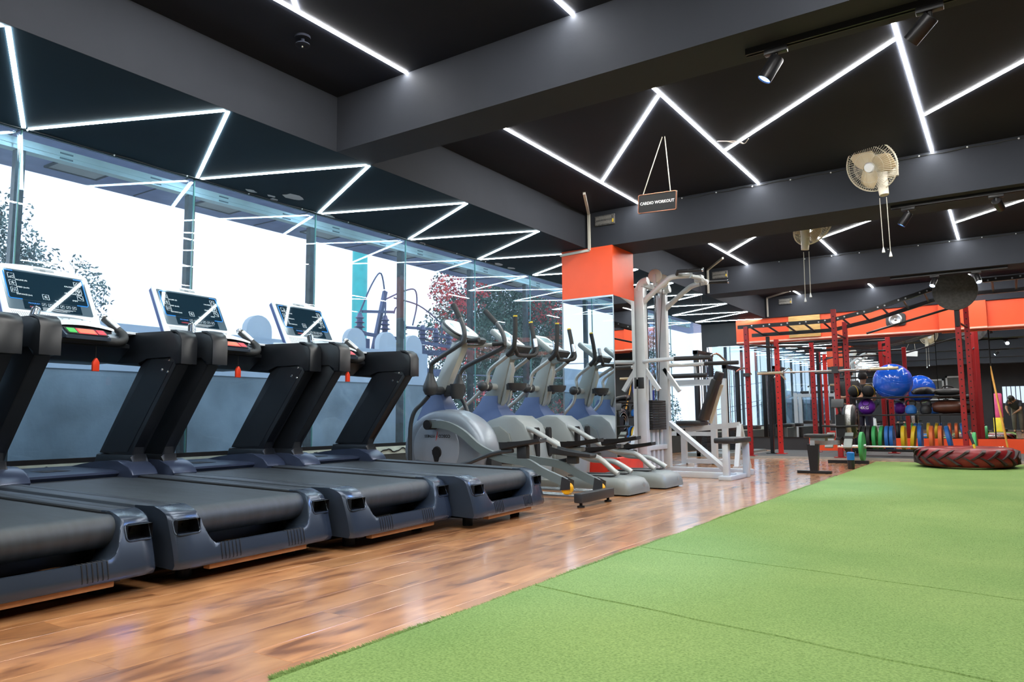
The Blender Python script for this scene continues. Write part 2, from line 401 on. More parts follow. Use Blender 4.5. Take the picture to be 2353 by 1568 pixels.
# wavy cable in the tray
pts = []
y = 0.6
while y < 8.6:
    pts.append((XG+0.045, y, 0.383+0.02*math.sin(y*26)*(0.4+0.6*abs(math.sin(y*1.7)))+0.006*math.sin(y*61)))
    y += 0.03
tag(MB().tube(pts, 0.007, 6).obj('power_cable', 'rubber'), 'black wavy power cable running along the pale tray under the windows', 'cable')
for y in (2.05, 3.1, 4.2, 5.25):
    o = MB().bx(XG+0.036, XG+0.05, y, y+0.13, 0.357, 0.38, 0.003).bx(XG+0.036, XG+0.05, y, y+0.13, 0.388, 0.412, 0.003).obj('cable_clip', mat('clip_grey', (0.25, 0.29, 0.29), 0.5), sill)
# shabby strip where the ceiling meets the glass: paint flakes
flake_m = mat('bare_plaster', (0.42, 0.44, 0.46), 0.8)
def flake(cx, cy, r, seed):
    rr = random.Random(seed); n = 9
    poly = [(cx+r*(0.6+0.5*rr.random())*math.cos(2*PI*k/n)*0.55, cy+r*(0.6+0.5*rr.random())*math.sin(2*PI*k/n)) for k in range(n)]
    return MB().prism(poly, 'z', ZS-0.002, ZS+0.004)
for i, (cx, cy, r) in enumerate([(-5.30, 4.36, 0.13), (-5.44, 4.22, 0.05), (-5.46, 4.02, 0.06), (-5.50, 4.30, 0.05), (-5.49, 7.9, 0.10), (-5.50, 8.2, 0.08), (-5.53, 5.0, 0.07), (-5.53, 6.4, 0.06)]):
    o = flake(cx, cy, r, i).obj('peeled_patch', flake_m, None, False)
    tag(o, ['large grey patch of peeled paint on the soffit by the window', 'small peeled spot beside the large patch', 'narrow peeled patch at the window edge of the soffit', 'tiny peeled spot nearest the glass by the large patch', 'long peeled patch near the column', 'second peeled patch near the column, further off', 'thin peeled streak above the third pane', 'thin peeled streak further along the glass edge'][i], 'paint patch', 'peeled paint patches')

# ------------------------------------------------------------------ LED strips
def led(a, b, z, m, w=0.024, h=0.006):
    mb = MB().bar((a[0], a[1], z-h/2-0.0005), (b[0], b[1], z-h/2-0.0005), w, h)
    return mb.obj('led_strip', m, None, False)
bay_names = {-8.05: 'behind the camera', -4.0: 'overhead in the nearest bay', 0.0: 'in the second bay with the hanging sign', 4.16: 'in the third bay', 8.05: 'in the last bay by the orange band'}
for off, yend, wh in ((-8.05, -0.23, 0), (-4.0, 3.775, 1), (0.0, 7.785, 2), (4.16, 11.99, 3), (8.05, 15.65, 4)):
    bn = bay_names[off]
    cols = [(-3.41, 'left'), (-2.06, 'middle'), (-0.45, 'right'), (1.15, 'far right')]
    for i, (x, nm) in enumerate(cols):
        ys = 4.98+off + (0.12 if (wh == 4) else 0)
        o = led((x, max(ys, YB+0.2)), (x, yend), ZC, 'led_main')
        tag(o, '%s lengthwise LED strip %s' % (nm, bn), 'LED strip', 'LED strips on the main ceiling')
    dg = [((-3.395, 6.785), (-2.08, 5.155), 'left'), ((-2.045, 6.63), (-0.466, 5.245), 'middle'), ((-0.435, 6.77), (1.13, 5.215), 'right')]
    for a, b, nm in dg:
        if wh == 3 and nm == 'left': b = (-2.30, 5.42)
        o = led((a[0], max(a[1]+off, YB+0.2)), (b[0], max(b[1]+off, YB+0.3)), ZC-0.0004, 'led_main')
        tag(o, '%s slanting LED strip %s' % (nm, bn), 'LED strip', 'LED strips on the main ceiling')
ordn = ['first', 'second', 'third', 'fourth', 'fifth', 'sixth', 'seventh', 'eighth', 'ninth', 'tenth', 'eleventh', 'twelfth', 'thirteenth', 'fourteenth']
for i in range(-4, 11):
    yw = 2.23+1.315*i; yb = 2.84+1.29*i; yb0 = 2.84+1.29*(i-1)
    if yb > 15.9: break
    for j, (a, b) in enumerate((((XE-0.02, yb0+0.012), (XG+0.07, yw-0.018)), ((XG+0.07, yw+0.018), (XE-0.02, yb-0.012)))):
        if yb0 < YB+0.1: continue
        o = led(a, b, ZS, 'led_soffit', w=0.024)
        where = ('%s mullion from the left' % ordn[i]) if i >= 0 else ('%s mullion out of the picture' % ordn[-i-1])
        tag(o, 'bluish LED strip in the soffit zigzag, %s the %s' % ('reaching' if j == 0 else 'leaving', where), 'LED strip', 'zigzag LED strips over the windows')
# ------------------------------------------------------------------ outside
eave = struct(MB().bx(-6.66, XG-0.16, YB, 18, 2.80, 2.95), 'trim_15', mat('eave_paint', (0.38, 0.40, 0.60), 0.7), 'blue grey eave outside above the windows')
for y in JOINT:
    if -1 < y < 15:
        f = MB()
        yy = y+0.72
        for a in ((-6.42, -6.40, yy-0.21, yy+0.21), (-6.05, -6.03, yy-0.21, yy+0.21), (-6.42, -6.03, yy-0.21, yy-0.19), (-6.42, -6.03, yy+0.19, yy+0.21)): f.bx(*a, 2.785, 2.80)
        fr = f.obj('ceiling_panel_frame', mat('panel_frame', (0.05, 0.05, 0.06), 0.5), eave, False)
        MB().bx(-6.40, -6.05, yy-0.19, yy+0.19, 2.79, 2.80).obj('panel_diffuser', mat('panel_diffuser', (0.55, 0.52, 0.47), 0.5), fr, False)
        MB().bx(-6.62, XG-0.17, y+0.05, y+0.062, 2.795, 2.80).obj('eave_joint', MATS['panel_frame'], eave, False)
par = struct(MB().bx(-6.62, -6.50, YB, 7.75, -0.3, 1.16), 'wall_outside', mat('parapet_grey', (0.32, 0.36, 0.37), 0.8, var=0.35, scale=1.6, bump=0.2, bscale=40), 'grey parapet outside the windows')
MB().bx(-6.64, -6.48, YB, 7.62, 1.16, 1.58).obj('sign_band', acrylic_mat('sign_band', (0.80, 0.84, 0.88), 0.5), par, False)
MB().bx(-6.62, XG-0.16, YB, 18, -0.5, 0.2).obj('ledge', MATS['parapet_grey'], par, False)
MATS['terra_blue'] = mat('terra_blue', (0.02, 0.05, 0.22), 0.5)
text('Terra', 0.24, 'terra_blue', par, frame_M((-6.474, 3.30, 1.47), (0, 1, 0), (0, 0, 1)), name='lettering', shear=0.25, ext=0.003)
# rounded backs of sign letters standing on the parapet
lb = acrylic_mat('sign_shell', (0.85, 0.88, 0.9), 0.5)
for i, y in enumerate((4.95, 5.55, 6.35, 6.9, 7.4)):
    poly = [(y-0.16, 1.582), (y+0.16, 1.582)] + [(y+0.16*math.cos(a), 1.66+0.16*math.sin(a)) for a in np.linspace(0, PI, 10)]
    o = MB().prism(poly, 'x', -6.60, -6.52).obj('sign_letter_back', lb)
    tag(o, '%s rounded white sign letter seen from behind on the parapet, counted from the left' % ordn[i], 'sign letter', 'sign letters on the parapet')
# ground far below
struct(MB().bx(-90, -6.7, -60, 90, -5.2, -5.0), 'ground', mat('ground_grey', (0.2, 0.21, 0.2), 0.9), 'street level outside far below the windows')
# teal pole
p = empty('lamp_post', (-9.2, 9.02, -5)); tag(p, 'thick teal painted pole standing outside behind the electrical gear', 'pole')
MB().cyl((0, 0, 0), (0, 0, 12), 0.13, 20).obj('shaft', mat('teal_paint', (0.05, 0.50, 0.48), 0.5), p)
MB().lathe([(0.24, 0), (0.24, 0.05), (0.16, 0.2), (0.13, 0.3)], 20).obj('foot', MATS['teal_paint'], p)

# trees: trunk, limbs and a cloud of leaves
def tree(loc, h, blobs, m, nleaf, leaf, label, seed, extra=None):
    t = empty('tree', loc); tag(t, label, 'tree')
    rr = np.random.default_rng(seed)
    tr = MB().tube([(0, 0, 0), (0.1, 0.05, h*0.35), (-0.05, 0.1, h*0.7), (0, 0, h)], [0.22, 0.17, 0.12, 0.05], 9, smooth=4)
    for b in blobs:
        tr.tube([(0, 0, h*0.4), ((b[0])*0.5, b[1]*0.5, (b[2]+h*0.4)*0.5), (b[0], b[1], b[2])], [0.08, 0.05, 0.02], 6, smooth=3)
    tr.obj('trunk', mat('bark', (0.08, 0.07, 0.06), 0.9, bump=0.3), t)
    def cloud(bl, n, name, mm):
        vol = np.array([b[3]**3 for b in bl]); pick = rr.choice(len(bl), n, p=vol/vol.sum())
        B = np.array(bl)[pick]
        d = rr.normal(size=(n, 3)); d /= np.linalg.norm(d, axis=1)[:, None]
        rad = B[:, 3]*rr.random(n)**0.45
        # clumpy: pull towards random sub-centres
        P = B[:, :3] + d*rad[:, None]*np.array([1, 1, 0.85])
        key = np.floor(P*2.2); hsh = np.abs(np.sin(key @ np.array([12.9, 78.2, 37.7]))*43758.5) % 1
        P = P[hsh > 0.33]; n = len(P)
        a = rr.normal(size=(n, 3)); a /= np.linalg.norm(a, axis=1)[:, None]
        b = np.cross(a, rr.normal(size=(n, 3))); b /= np.linalg.norm(b, axis=1)[:, None]
        s = leaf*(0.6+0.8*rr.random(n))[:, None]
        V = np.stack([P-a*s, P+b*s*0.45, P+a*s, P-b*s*0.45], 1).reshape(-1, 3)
        me = bpy.data.meshes.new(name); me.from_pydata(V.tolist(), [], np.arange(4*n).reshape(-1, 4).tolist())
        me.materials.append(mm); o = bpy.data.objects.new(name, me); COL.objects.link(o); o.parent = t; o['kind'] = 'stuff'
    cloud(blobs, nleaf, 'foliage', m)
    if extra: cloud(extra[0], extra[1], 'blossom', extra[2])
    return t
leafA = mat('leaf_blue_green', (0.10, 0.16, 0.15), 0.7, var=0.5, scale=2)
leafB = mat('leaf_dark_green', (0.035, 0.085, 0.06), 0.7, var=0.5, scale=2)
blos = mat('red_blossom', (0.42, 0.045, 0.05), 0.7, var=0.3)
tree((-13.5, 4.6, -5), 9.0, [(0.2, 0.0, 8.1, 1.25), (0.4, 1.0, 7.7, 1.1), (0.2, 1.35, 6.6, 1.0), (0.2, -1.2, 8.4, 1.4), (0, -0.4, 6.8, 1.7), (0.3, 1.9, 7.3, 0.6), (0.3, 1.0, 5.6, 1.0), (0.2, -2.4, 6.8, 1.8), (0.2, 0.5, 9.1, 0.5), (0.2, 2.5, 7.05, 0.22)], leafA, 120000, 0.036, 'feathery blue green tree outside the leftmost windows', 3)
tree((-13.5, 19.5, -5), 10.0, [(0, 0, 8.4, 2.2), (0.4, -2.2, 8.0, 1.6), (0.3, 2.4, 8.2, 2.2), (0, -1.5, 9.6, 1.3), (0.2, 1.0, 10.0, 1.6), (0.3, 0.5, 6.4, 1.9), (0.3, -2.6, 6.3, 1.3), (0.3, 3.2, 6.2, 1.9), (0.2, 5.2, 8.0, 2.3), (0.2, 5.5, 5.8, 2.0), (0.3, -1.2, 4.4, 1.8), (0.3, 2.4, 4.2, 2.0), (0.3, 5.6, 4.0, 2.0), (0.2, 8.6, 5.6, 2.4), (0.2, 8.6, 8.0, 2.2)], leafB, 190000, 0.055, 'broad dark tree with red blossom outside the windows by the machines', 4,
     ([(0.9, -3.3, 9.2, 0.9), (0.9, -3.6, 7.8, 0.8), (1.5, -2.8, 6.2, 0.7), (1.6, 1.5, 5.6, 1.0), (1.5, 0.5, 9.0, 0.8)], 5000, blos))

# electrical gear on a pole frame outside
elec = empty('transformer_frame', (-8.2, 8.9, -5)); tag(elec, 'steel frame carrying ribbed insulators and looping wires outside the windows', 'electrical gear')
em = mat('galvanised', (0.10, 0.12, 0.22), 0.6, 0.2, var=0.15)
fr = MB()
for y in (-0.75, 0.55): fr.bx(-0.06, 0.06, y-0.06, y+0.06, 0, 6.95)
fr.bar((0, -1.05, 6.72), (0, 1.2, 6.86), 0.09, 0.09); fr.bar((0.2, -1.05, 7.0), (0.2, 1.2, 6.95), 0.05, 0.05); fr.bar((0.1, -1.0, 6.45), (0.1, 1.2, 6.5), 0.1, 0.12)
fr.bar((0, -0.55, 6.8), (0, -0.30, 7.75), 0.06, 0.06); fr.bar((0, -0.75, 6.2), (0, 0.55, 6.7), 0.05, 0.05)
fr.bar((0.1, -0.9, 7.35), (0.1, -0.2, 7.42), 0.04, 0.04); fr.bar((0.1, 0.1, 7.2), (0.1, 0.85, 7.24), 0.04, 0.04); fr.bar((0.1, 0.85, 7.12), (0.1, 1.3, 7.14), 0.04, 0.04)
fr.obj('frame', em, elec, False)
for y, z in ((-0.95, 7.0), (-0.40, 7.02), (0.0, 6.98), (0.50, 6.95), (0.85, 6.93), (1.2, 6.93)):
    prof = [(0.02, 0)]
    for q in range(4): prof += [(0.045, 0.02+q*0.07), (0.10-0.01*q, 0.035+q*0.07), (0.045, 0.06+q*0.07)]
    prof += [(0.03, 0.32), (0.0, 0.33)]
    MB().lathe(prof, 12, Matrix.Translation((0.1, y, z))).obj('insulator', mat('insulator_glaze', (0.07, 0.07, 0.16), 0.3), elec)
w = MB()
for pts in ([(0.1, -0.95, 7.33), (0.1, -0.7, 7.8), (0.1, -0.5, 8.0), (0.1, -0.4, 7.6), (0.1, -0.40, 7.34)], [(0.1, -0.4, 7.6), (0.1, 0.0, 7.78), (0.1, 0.3, 7.85), (0.1, 0.35, 7.6), (0.1, 0.25, 7.25)], [(0.1, -0.2, 7.65), (0.1, 0.4, 7.6), (0.1, 0.9, 7.4), (0.1, 1.0, 7.3), (0.1, 1.0, 7.0)], [(0.1, 0.0, 7.3), (0.1, -0.02, 7.48), (0.1, -0.15, 7.5), (0.1, -0.2, 7.4)], [(0.1, 0.0, 7.0), (0.1, 0.15, 6.6), (0.1, 0.2, 6.2)]):
    w.tube(pts, 0.013, 6, smooth=5)
w.obj('wire', mat('wire_grey', (0.06, 0.07, 0.14), 0.5), elec)
for i, (z0, z1) in enumerate(((1.72, 1.52), (0.95, 0.55), (0.75, 0.35))):
    tag(MB().tube([(-9.5, -6, z0+0.7), (-9.5, 8, (z0+z1)/2), (-9.5, 24, z1+0.4)], 0.012, 5, smooth=6).obj('overhead_wire', MATS['wire_grey']), ['highest thin overhead wire crossing outside the windows', 'middle overhead wire sagging outside the windows', 'lowest overhead wire outside the windows'][i], 'wire', 'overhead wires')
# pale building far right outside, seen by the column
bd = empty('apartment_building', (-24, 44, -5)); tag(bd, 'pale building with a louvred roof outside beyond the tree', 'building')
MB().bx(-4, 4, -6, 6, 0, 14).obj('wall', mat('pale_render', (0.62, 0.66, 0.70), 0.8), bd, False)
for i in range(3):
    for j in range(3): MB().bx(4.0, 4.05, -4.5+i*3.4, -3.0+i*3.4, 5+j*3, 6.5+j*3).obj('window', mat('window_blue', (0.1, 0.3, 0.5), 0.2), bd, False)
for j in range(5): MB().bx(4.0, 4.3, -6, 6, 12.5+0.3*j, 12.6+0.3*j).obj('louvre', mat('louvre_grey', (0.2, 0.25, 0.33), 0.5), bd, False)

# ------------------------------------------------------------------ turf
turf = empty('turf_runway', (0, 0, 0)); tag(turf, 'long green artificial turf runway on the wooden floor', 'turf')
tm = bpy.data.materials.new('turf_green'); tm.use_nodes = True
_n = tm.node_tree.nodes; _l = tm.node_tree.links; _b = _n['Principled BSDF']
_b.inputs['Roughness'].default_value = 0.85; _b.inputs['Specular IOR Level'].default_value = 0.15
_tc = _n.new('ShaderNodeTexCoord'); _n1 = _n.new('ShaderNodeTexNoise'); _n1.inputs['Scale'].default_value = 1.1; _n1.inputs['Detail'].default_value = 3
_n2 = _n.new('ShaderNodeTexNoise'); _n2.inputs['Scale'].default_value = 120; _n2.inputs['Detail'].default_value = 4
_r1 = _n.new('ShaderNodeValToRGB'); _r1.color_ramp.elements[0].position = 0.3; _r1.color_ramp.elements[0].color = (0.172, 0.285, 0.090, 1); _r1.color_ramp.elements[1].position = 0.7; _r1.color_ramp.elements[1].color = (0.230, 0.340, 0.116, 1)
_r2 = _n.new('ShaderNodeValToRGB'); _r2.color_ramp.elements[0].position = 0.3; _r2.color_ramp.elements[0].color = (0.62, 0.66, 0.55, 1); _r2.color_ramp.elements[1].position = 0.65; _r2.color_ramp.elements[1].color = (1.08, 1.05, 1.0, 1)
_mx = _n.new('ShaderNodeMix'); _mx.data_type = 'RGBA'; _mx.blend_type = 'MULTIPLY'; _mx.inputs['Factor'].default_value = 1
_l.new(_tc.outputs['Object'], _n1.inputs['Vector']); _l.new(_tc.outputs['Object'], _n2.inputs['Vector']); _l.new(_n1.outputs['Fac'], _r1.inputs['Fac']); _l.new(_n2.outputs['Fac'], _r2.inputs['Fac'])
_l.new(_r1.outputs[0], _mx.inputs['A']); _l.new(_r2.outputs[0], _mx.inputs['B']); _l.new(_mx.outputs['Result'], _b.inputs['Base Color'])
_bp = _n.new('ShaderNodeBump'); _bp.inputs['Strength'].default_value = 0.6; _bp.inputs['Distance'].default_value = 0.006; _l.new(_n2.outputs['Fac'], _bp.inputs['Height']); _l.new(_bp.outputs[0], _b.inputs['Normal'])
MATS['turf_green'] = tm
TX0, TX1, TY1 = -1.735, 0.12, 12.45
def tedge(x, y): return x+0.010*math.sin(y*3.1)+0.005*math.sin(y*11.7)
# seams run across, slightly askew: y at left edge, y at right edge
seams = [(-2.0, -2.0), (2.735, 2.37), (3.825, 3.47), (TY1, TY1+0.05)]
for i in range(3):
    (a0, a1), (b0, b1) = seams[i], seams[i+1]
    mb = MB(); rows = []; N = max(6, int((b0-a0)/0.12))
    top = []; 
    ts = [0, 0.006/(b0-a0)] + [q/N for q in range(1, N)] + [1-0.006/(b0-a0), 1]
    ss = [0, 0.004] + [q/12 for q in range(1, 12)] + [0.996, 1]
    for q, t in enumerate(ts):
        r = []
        for xi, s in enumerate(ss):
            ya = a0+(a1-a0)*s+0.006*math.sin(s*23+i); yb = b0+(b1-b0)*s+0.006*math.sin(s*23+i+1)
            g = 0.003
            y = (ya+g)*(1-t)+(yb-g)*t
            x = TX0+(TX1-TX0)*s
            if xi == 0: x = tedge(x, y)
            edge = (xi in (0, len(ss)-1)) or (q in (0, len(ts)-1))
            r.append((x, y, 0.002 if edge else 0.010))
        rows.append(r)
    mb.grid(rows)
    mb.obj('turf_section', 'turf_green', turf)
# pile: short blades
def blades(n, y0, y1, hgt, wid):
    X = TX0+(TX1-TX0)*RNG.random(n); Y = y0+(y1-y0)*RNG.random(n)
    X = X+np.where(X < TX0+0.02, 0.010*np.sin(Y*3.1)+0.005*np.sin(Y*11.7), 0)
    s = (X-TX0)/(TX1-TX0)
    keep = np.ones(n, bool)
    for a, b in seams[1:3]: keep &= np.abs(Y-(a+(b-a)*s)) > 0.006
    X = X[keep]; Y = Y[keep]; n = len(X)
    a = RNG.random(n)*2*PI; le = RNG.normal(size=(n, 2))*hgt*0.5; h = hgt*(0.6+0.6*RNG.random(n))
    dx = np.cos(a)*wid; dy = np.sin(a)*wid; z0 = np.full(n, 0.008)
    V = np.stack([np.stack([X-dx, Y-dy, z0], 1), np.stack([X+dx, Y+dy, z0], 1), np.stack([X+le[:, 0], Y+le[:, 1], z0+h], 1)], 1).reshape(-1, 3)
    return V
V = np.concatenate([blades(90000, 1.4, 4.2, 0.0035, 0.0014), blades(30000, 4.2, 7.5, 0.004, 0.0024)])
# frayed left edge
ne = 9000; Ye = 1.4+RNG.random(ne)**1.5*8; Xe = TX0+0.010*np.sin(Ye*3.1)+0.005*np.sin(Ye*11.7)+RNG.normal(size=ne)*0.004
ang = RNG.random(ne)*PI+PI/2; L = 0.010+0.012*RNG.random(ne)
Ve = np.stack([np.stack([Xe, Ye-0.0018, np.full(ne, .002)], 1), np.stack([Xe, Ye+0.0018, np.full(ne, .004)], 1), np.stack([Xe+np.cos(ang)*L, Ye+np.sin(ang)*L*0.6, 0.004+0.010*RNG.random(ne)], 1)], 1).reshape(-1, 3)
V = np.concatenate([V, Ve]).astype(np.float32)
me = bpy.data.meshes.new('turf_pile'); nt_ = len(V)//3
me.vertices.add(len(V)); me.vertices.foreach_set('co', V.ravel()); me.loops.add(len(V)); me.loops.foreach_set('vertex_index', np.arange(len(V), dtype=np.int32))
me.polygons.add(nt_); me.polygons.foreach_set('loop_start', np.arange(0, len(V), 3, dtype=np.int32)); me.update(); me.validate()
me.materials.append(tm); o = bpy.data.objects.new('turf_pile', me); COL.objects.link(o); o.parent = turf; o['kind'] = 'stuff'

# ------------------------------------------------------------------ ceiling fittings
# hanging sign
sg = empty('hanging_sign', (-2.455, 5.98, 2.59)); sg.rotation_euler = (math.radians(2), math.radians(4.5), math.radians(-6))
tag(sg, 'small black CARDIO WORKOUT sign with copper edge hanging on two strings', 'sign')
MB().prism(rrect(-0.19, 0.19, -0.085, 0.085, 0.012), 'y', -0.008, 0.008).obj('board', mat('sign_black', (0.02, 0.02, 0.02), 0.45), sg)
MB().tube([(a, -0.009, b) for a, b in rrect(-0.186, 0.186, -0.081, 0.081, 0.012)] + [(0.186, -0.009, 0.069)], 0.0035, 6).obj('rim', mat('copper', (0.55, 0.22, 0.13), 0.4, 0.4), sg)
MB().prism(rrect(-0.188, 0.188, -0.083, 0.083, 0.012), 'y', 0.0085, 0.0105).obj('back_sheet', 'white_plastic', sg)
text('CARDIO WORKOUT', 0.036, mat('print_white', (0.85, 0.85, 0.85), 0.5, var=0), sg, frame_M((0.0, -0.0095, 0.0), (1, 0, 0), (0, 0, 1)), bold=0.0012)
for s in (-1, 1):
    MB().tube([(s*0.135-0.01, 0, 0.085), (0.045+s*0.012, 0, 0.575)], 0.004, 6).obj('string', 'cream', sg)

# wall fans
def wall_fan(name):
    f = empty(name)
    fm = mat('fan_cream', (0.62, 0.58, 0.48), 0.4, var=0.05); bl = mat('fan_blade', (0.60, 0.48, 0.30), 0.35, var=0.05)
    MB().box((0, 0, 0), (0.09, 0.05, 0.13), None, 0.012).obj('wall_bracket', fm, f)
    MB().tube([(0, -0.02, 0), (-0.02, -0.10, -0.01), (-0.06, -0.15, -0.02)], 0.026, 10).obj('arm', fm, f)
    hd = MB(); hd.tube([(-0.03, -0.12, 0.0), (-0.06, -0.16, -0.02), (-0.06, -0.18, -0.14), (-0.05, -0.19, -0.26)], [0.035, 0.05, 0.042, 0.036], 12, smooth=4)
    hd.obj('switch_box', fm, f)
    A = Matrix.Translation((-0.10, -0.21, 0.0)) @ Matrix.Rotation(math.radians(-22), 4, 'Z') @ Matrix.Rotation(math.radians(115), 4, 'X')
    MB().lathe([(0, -0.14), (0.05, -0.13), (0.072, -0.07), (0.075, 0.0), (0.05, 0.03), (0, 0.03)], 18, A).obj('motor_housing', fm, f)
    for k in range(3):
        M = A @ Matrix.Rotation(2*PI*k/3, 4, 'Z')
        mb = MB(); rows = []
        for i in range(7):
            r = 0.03+0.15*i/6; wv = 0.055+0.085*math.sin(PI*min(1, i/6)**0.8*0.8)
            rows.append([M @ Vector((r*math.cos(t), r*math.sin(t), 0.055+0.05*(j/4-0.5))) for j, t in enumerate(np.linspace(-wv/max(r, .05)*0.6, wv/max(r, .05)*0.6, 5))])
        mb.grid(rows); b = mb.obj('blade', bl, f)
        so = b.modifiers.new('t', 'SOLIDIFY'); so.thickness = 0.004
    MB().lathe([(0.0, 0.12), (0.035, 0.115), (0.045, 0.10), (0.045, 0.095), (0, 0.095)], 18, A).obj('cap', 'white_plastic', f)
    cg = MB()
    for R, h in ((0.205, 0.055), (0.205, 0.065), (0.12, 0.112), (0.17, 0.096), (0.12, -0.02), (0.17, 0.0)):
        pts = [A @ Vector((R*math.cos(t), R*math.sin(t), h)) for t in np.linspace(0, 2*PI, 41)]
        cg.tube(pts, 0.004 if R > 0.2 else 0.0018, 5, cap=False)
    for k in range(64):
        t = 2*PI*k/64; c_, s_ = math.cos(t), math.sin(t)
        cg.tube([A @ Vector((r*c_, r*s_, h)) for r, h in ((0.045, 0.115), (0.12, 0.112), (0.17, 0.096), (0.20, 0.072), (0.205, 0.06), (0.20, 0.03), (0.17, 0.0), (0.12, -0.02), (0.07, -0.025))], 0.0016, 3, cap=False)
    g = cg.obj('wire_guard', fm, f); g['kind'] = 'stuff'
    for dx, L in ((-0.045, 0.42), (0.005, 0.46)):
        c = MB().tube([(dx-0.04, -0.19, -0.28), (dx-0.035, -0.19, -0.28-L)], 0.003, 6).obj('pull_cord', 'cream', f)
        MB().lathe([(0.004, 0.03), (0.011, 0.0), (0.012, -0.012), (0, -0.014)], 10, Matrix.Translation((dx-0.035, -0.19, -0.30-L))).obj('cord_bell', 'white_plastic', c)
    return f
f1 = wall_fan('wall_fan'); f1.scale = (1.15, 1.15, 1.15); f1.location = (-0.79, 7.765, 3.06)
tag(f1, 'cream wall fan with wire guard and two pull cords on the near beam', 'fan', 'wall fans')
f2 = copy_tree(f1); f2.location = (-1.86, 8.425, 2.87); f2.rotation_euler = (0, 0, PI)
tag(f2, 'cream wall fan seen from behind under the beam, mostly hidden', 'fan', 'wall fans')

# spotlight tracks and spots
def track(x0, x1, y, label):
    z = ZS
    t = MB().bx(x0, x1, y-0.017, y+0.017, z-0.03, z).bx(x0, x1, y-0.017, y-0.012, z-0.036, z-0.03).bx(x0, x1, y+0.012, y+0.017, z-0.036, z-0.03).obj('spot_track', 'black_metal', None, False)
    tag(t, label, 'light track', 'spotlight tracks')
track(-1.09, 0.1, 3.99, 'black spotlight track under the near beam')
track(-0.84, 0.30, 7.92, 'black spotlight track under the beam with the fan')
track(-1.35, 0.1, 12.12, 'black spotlight track under the third beam above the rig')
spot_e = emit_mat('spot_lens', (0.55, 0.75, 1.0), 12.0)
spot_blue = emit_mat('spot_lens_blue', (0.16, 0.36, 1.0), 9.0)
def spot(x, y, d, label, blue=False):
    s = empty('track_spotlight', (x, y, ZS-0.037)); tag(s, label, 'spotlight', 'track spotlights')
    MB().bx(-0.06, 0.06, -0.02, 0.02, -0.03, 0.0, 0.004).obj('adapter', 'black_metal', s)
    d = Vector(d).normalized()
    p0 = Vector((0, 0, -0.062))
    MB().cyl((0, 0, -0.028), (0, 0, -0.065), 0.011, 10).obj('swivel', 'black_metal', s)
    x_ = d.orthogonal().normalized(); M = Matrix.Translation(p0-d*0.01) @ Matrix((x_, d.cross(x_), d)).transposed().to_4x4()
    MB().lathe([(0.0, 0), (0.036, 0.0), (0.039, 0.006), (0.039, 0.135), (0.035, 0.135), (0.035, 0.120), (0, 0.120)], 22, M).obj('can', 'black_metal', s)
    MB().lathe([(0, 0.127), (0.0345, 0.127), (0.0345, 0.1205), (0, 0.1205)], 22, M).obj('lens', spot_blue if blue else spot_e, s)
    ld = bpy.data.lights.new('spot_lamp', 'SPOT'); ld.energy = 170 if blue else 30; ld.spot_size = math.radians(75 if blue else 55); ld.spot_blend = 0.7; ld.color = (0.20, 0.42, 1.0) if blue else (0.85, 0.93, 1.0); ld.shadow_soft_size = 0.04
    lo = bpy.data.objects.new('spot_lamp', ld); COL.objects.link(lo); lo.parent = s
    lo.matrix_local = M @ Matrix.Translation((0, 0, 0.145)) @ Matrix.Rotation(PI, 4, 'X')
spot(-0.93, 3.99, (-0.52, -0.16, -0.85), 'left black spotlight on the near track, lens glowing blue', True)
spot(-0.20, 3.99, (-0.62, 0.25, -0.50), 'right black spotlight on the near track, seen from behind')
spot(-0.69, 7.92, (-0.50, 0.0, -0.75), 'left black spotlight on the middle track, near the fan cords', True)
spot(0.02, 7.92, (0.25, 0.95, -0.35), 'right black spotlight on the middle track, crossing a light strip')
spot(-0.78, 12.12, (-0.25, -0.55, -0.75), 'bright spotlight left of the round black target')
spot(-0.27, 12.12, (0.22, -0.5, -0.8), 'bright spotlight right of the round black target')

# conduits, drivers and small things on the ceiling
def conduit(pts, label, w=0.028):
    mb = MB()
    for a, b in zip(pts, pts[1:]): mb.bar(a, b, w, w)
    tag(mb.obj('cable_conduit', 'off_white', None, False), label, 'conduit', 'surface conduits')
conduit([(-3.72, 7.0, ZC-0.014), (-4.07, 7.765, ZC-0.014), (-4.07, 7.765, ZS-0.03), (-4.47, 7.765, ZS-0.045)], 'beige conduit stepping from the ceiling down onto the orange column head')
conduit([(-3.55, 11.2, ZC-0.014), (-4.06, 11.98, ZC-0.014), (-4.06, 11.98, ZS+0.02)], 'beige conduit on the third beam behind the white multi gym')
conduit([(-3.45, 15.0, ZC-0.014), (-4.06, 15.64, ZC-0.014), (-4.06, 15.64, ZS+0.02)], 'beige conduit on the far beam above the rig')
def driver(x, y, label):
    d = empty('led_driver', (x, y, ZC-0.12)); tag(d, label, 'LED driver', 'LED drivers')
    b = MB().bx(-0.13, 0.13, -0.02, 0.0, -0.06, 0.06, 0.003)
    b.obj('case', mat('driver_mesh', (0.16, 0.16, 0.16), 0.45, 0.6, var=0.5, scale=80), d, False)
    for z in (-0.045, 0.01): MB().bx(-0.115, 0.09, -0.024, -0.020, z, z+0.035).obj('vent_plate', mat('driver_grey', (0.28, 0.28, 0.27), 0.4, 0.5, var=0.4, scale=120), d, False)
    MB().bx(0.10, 0.12, -0.028, -0.02, -0.04, 0.0).obj('terminal', mat('brass_yellow', (0.6, 0.42, 0.05), 0.4), d, False)
driver(-3.86, 7.785, 'perforated metal LED driver on the second beam by the column')
driver(-3.86, 11.995, 'perforated metal LED driver on the third beam')
driver(-3.70, 15.655, 'perforated metal LED driver on the far beam')
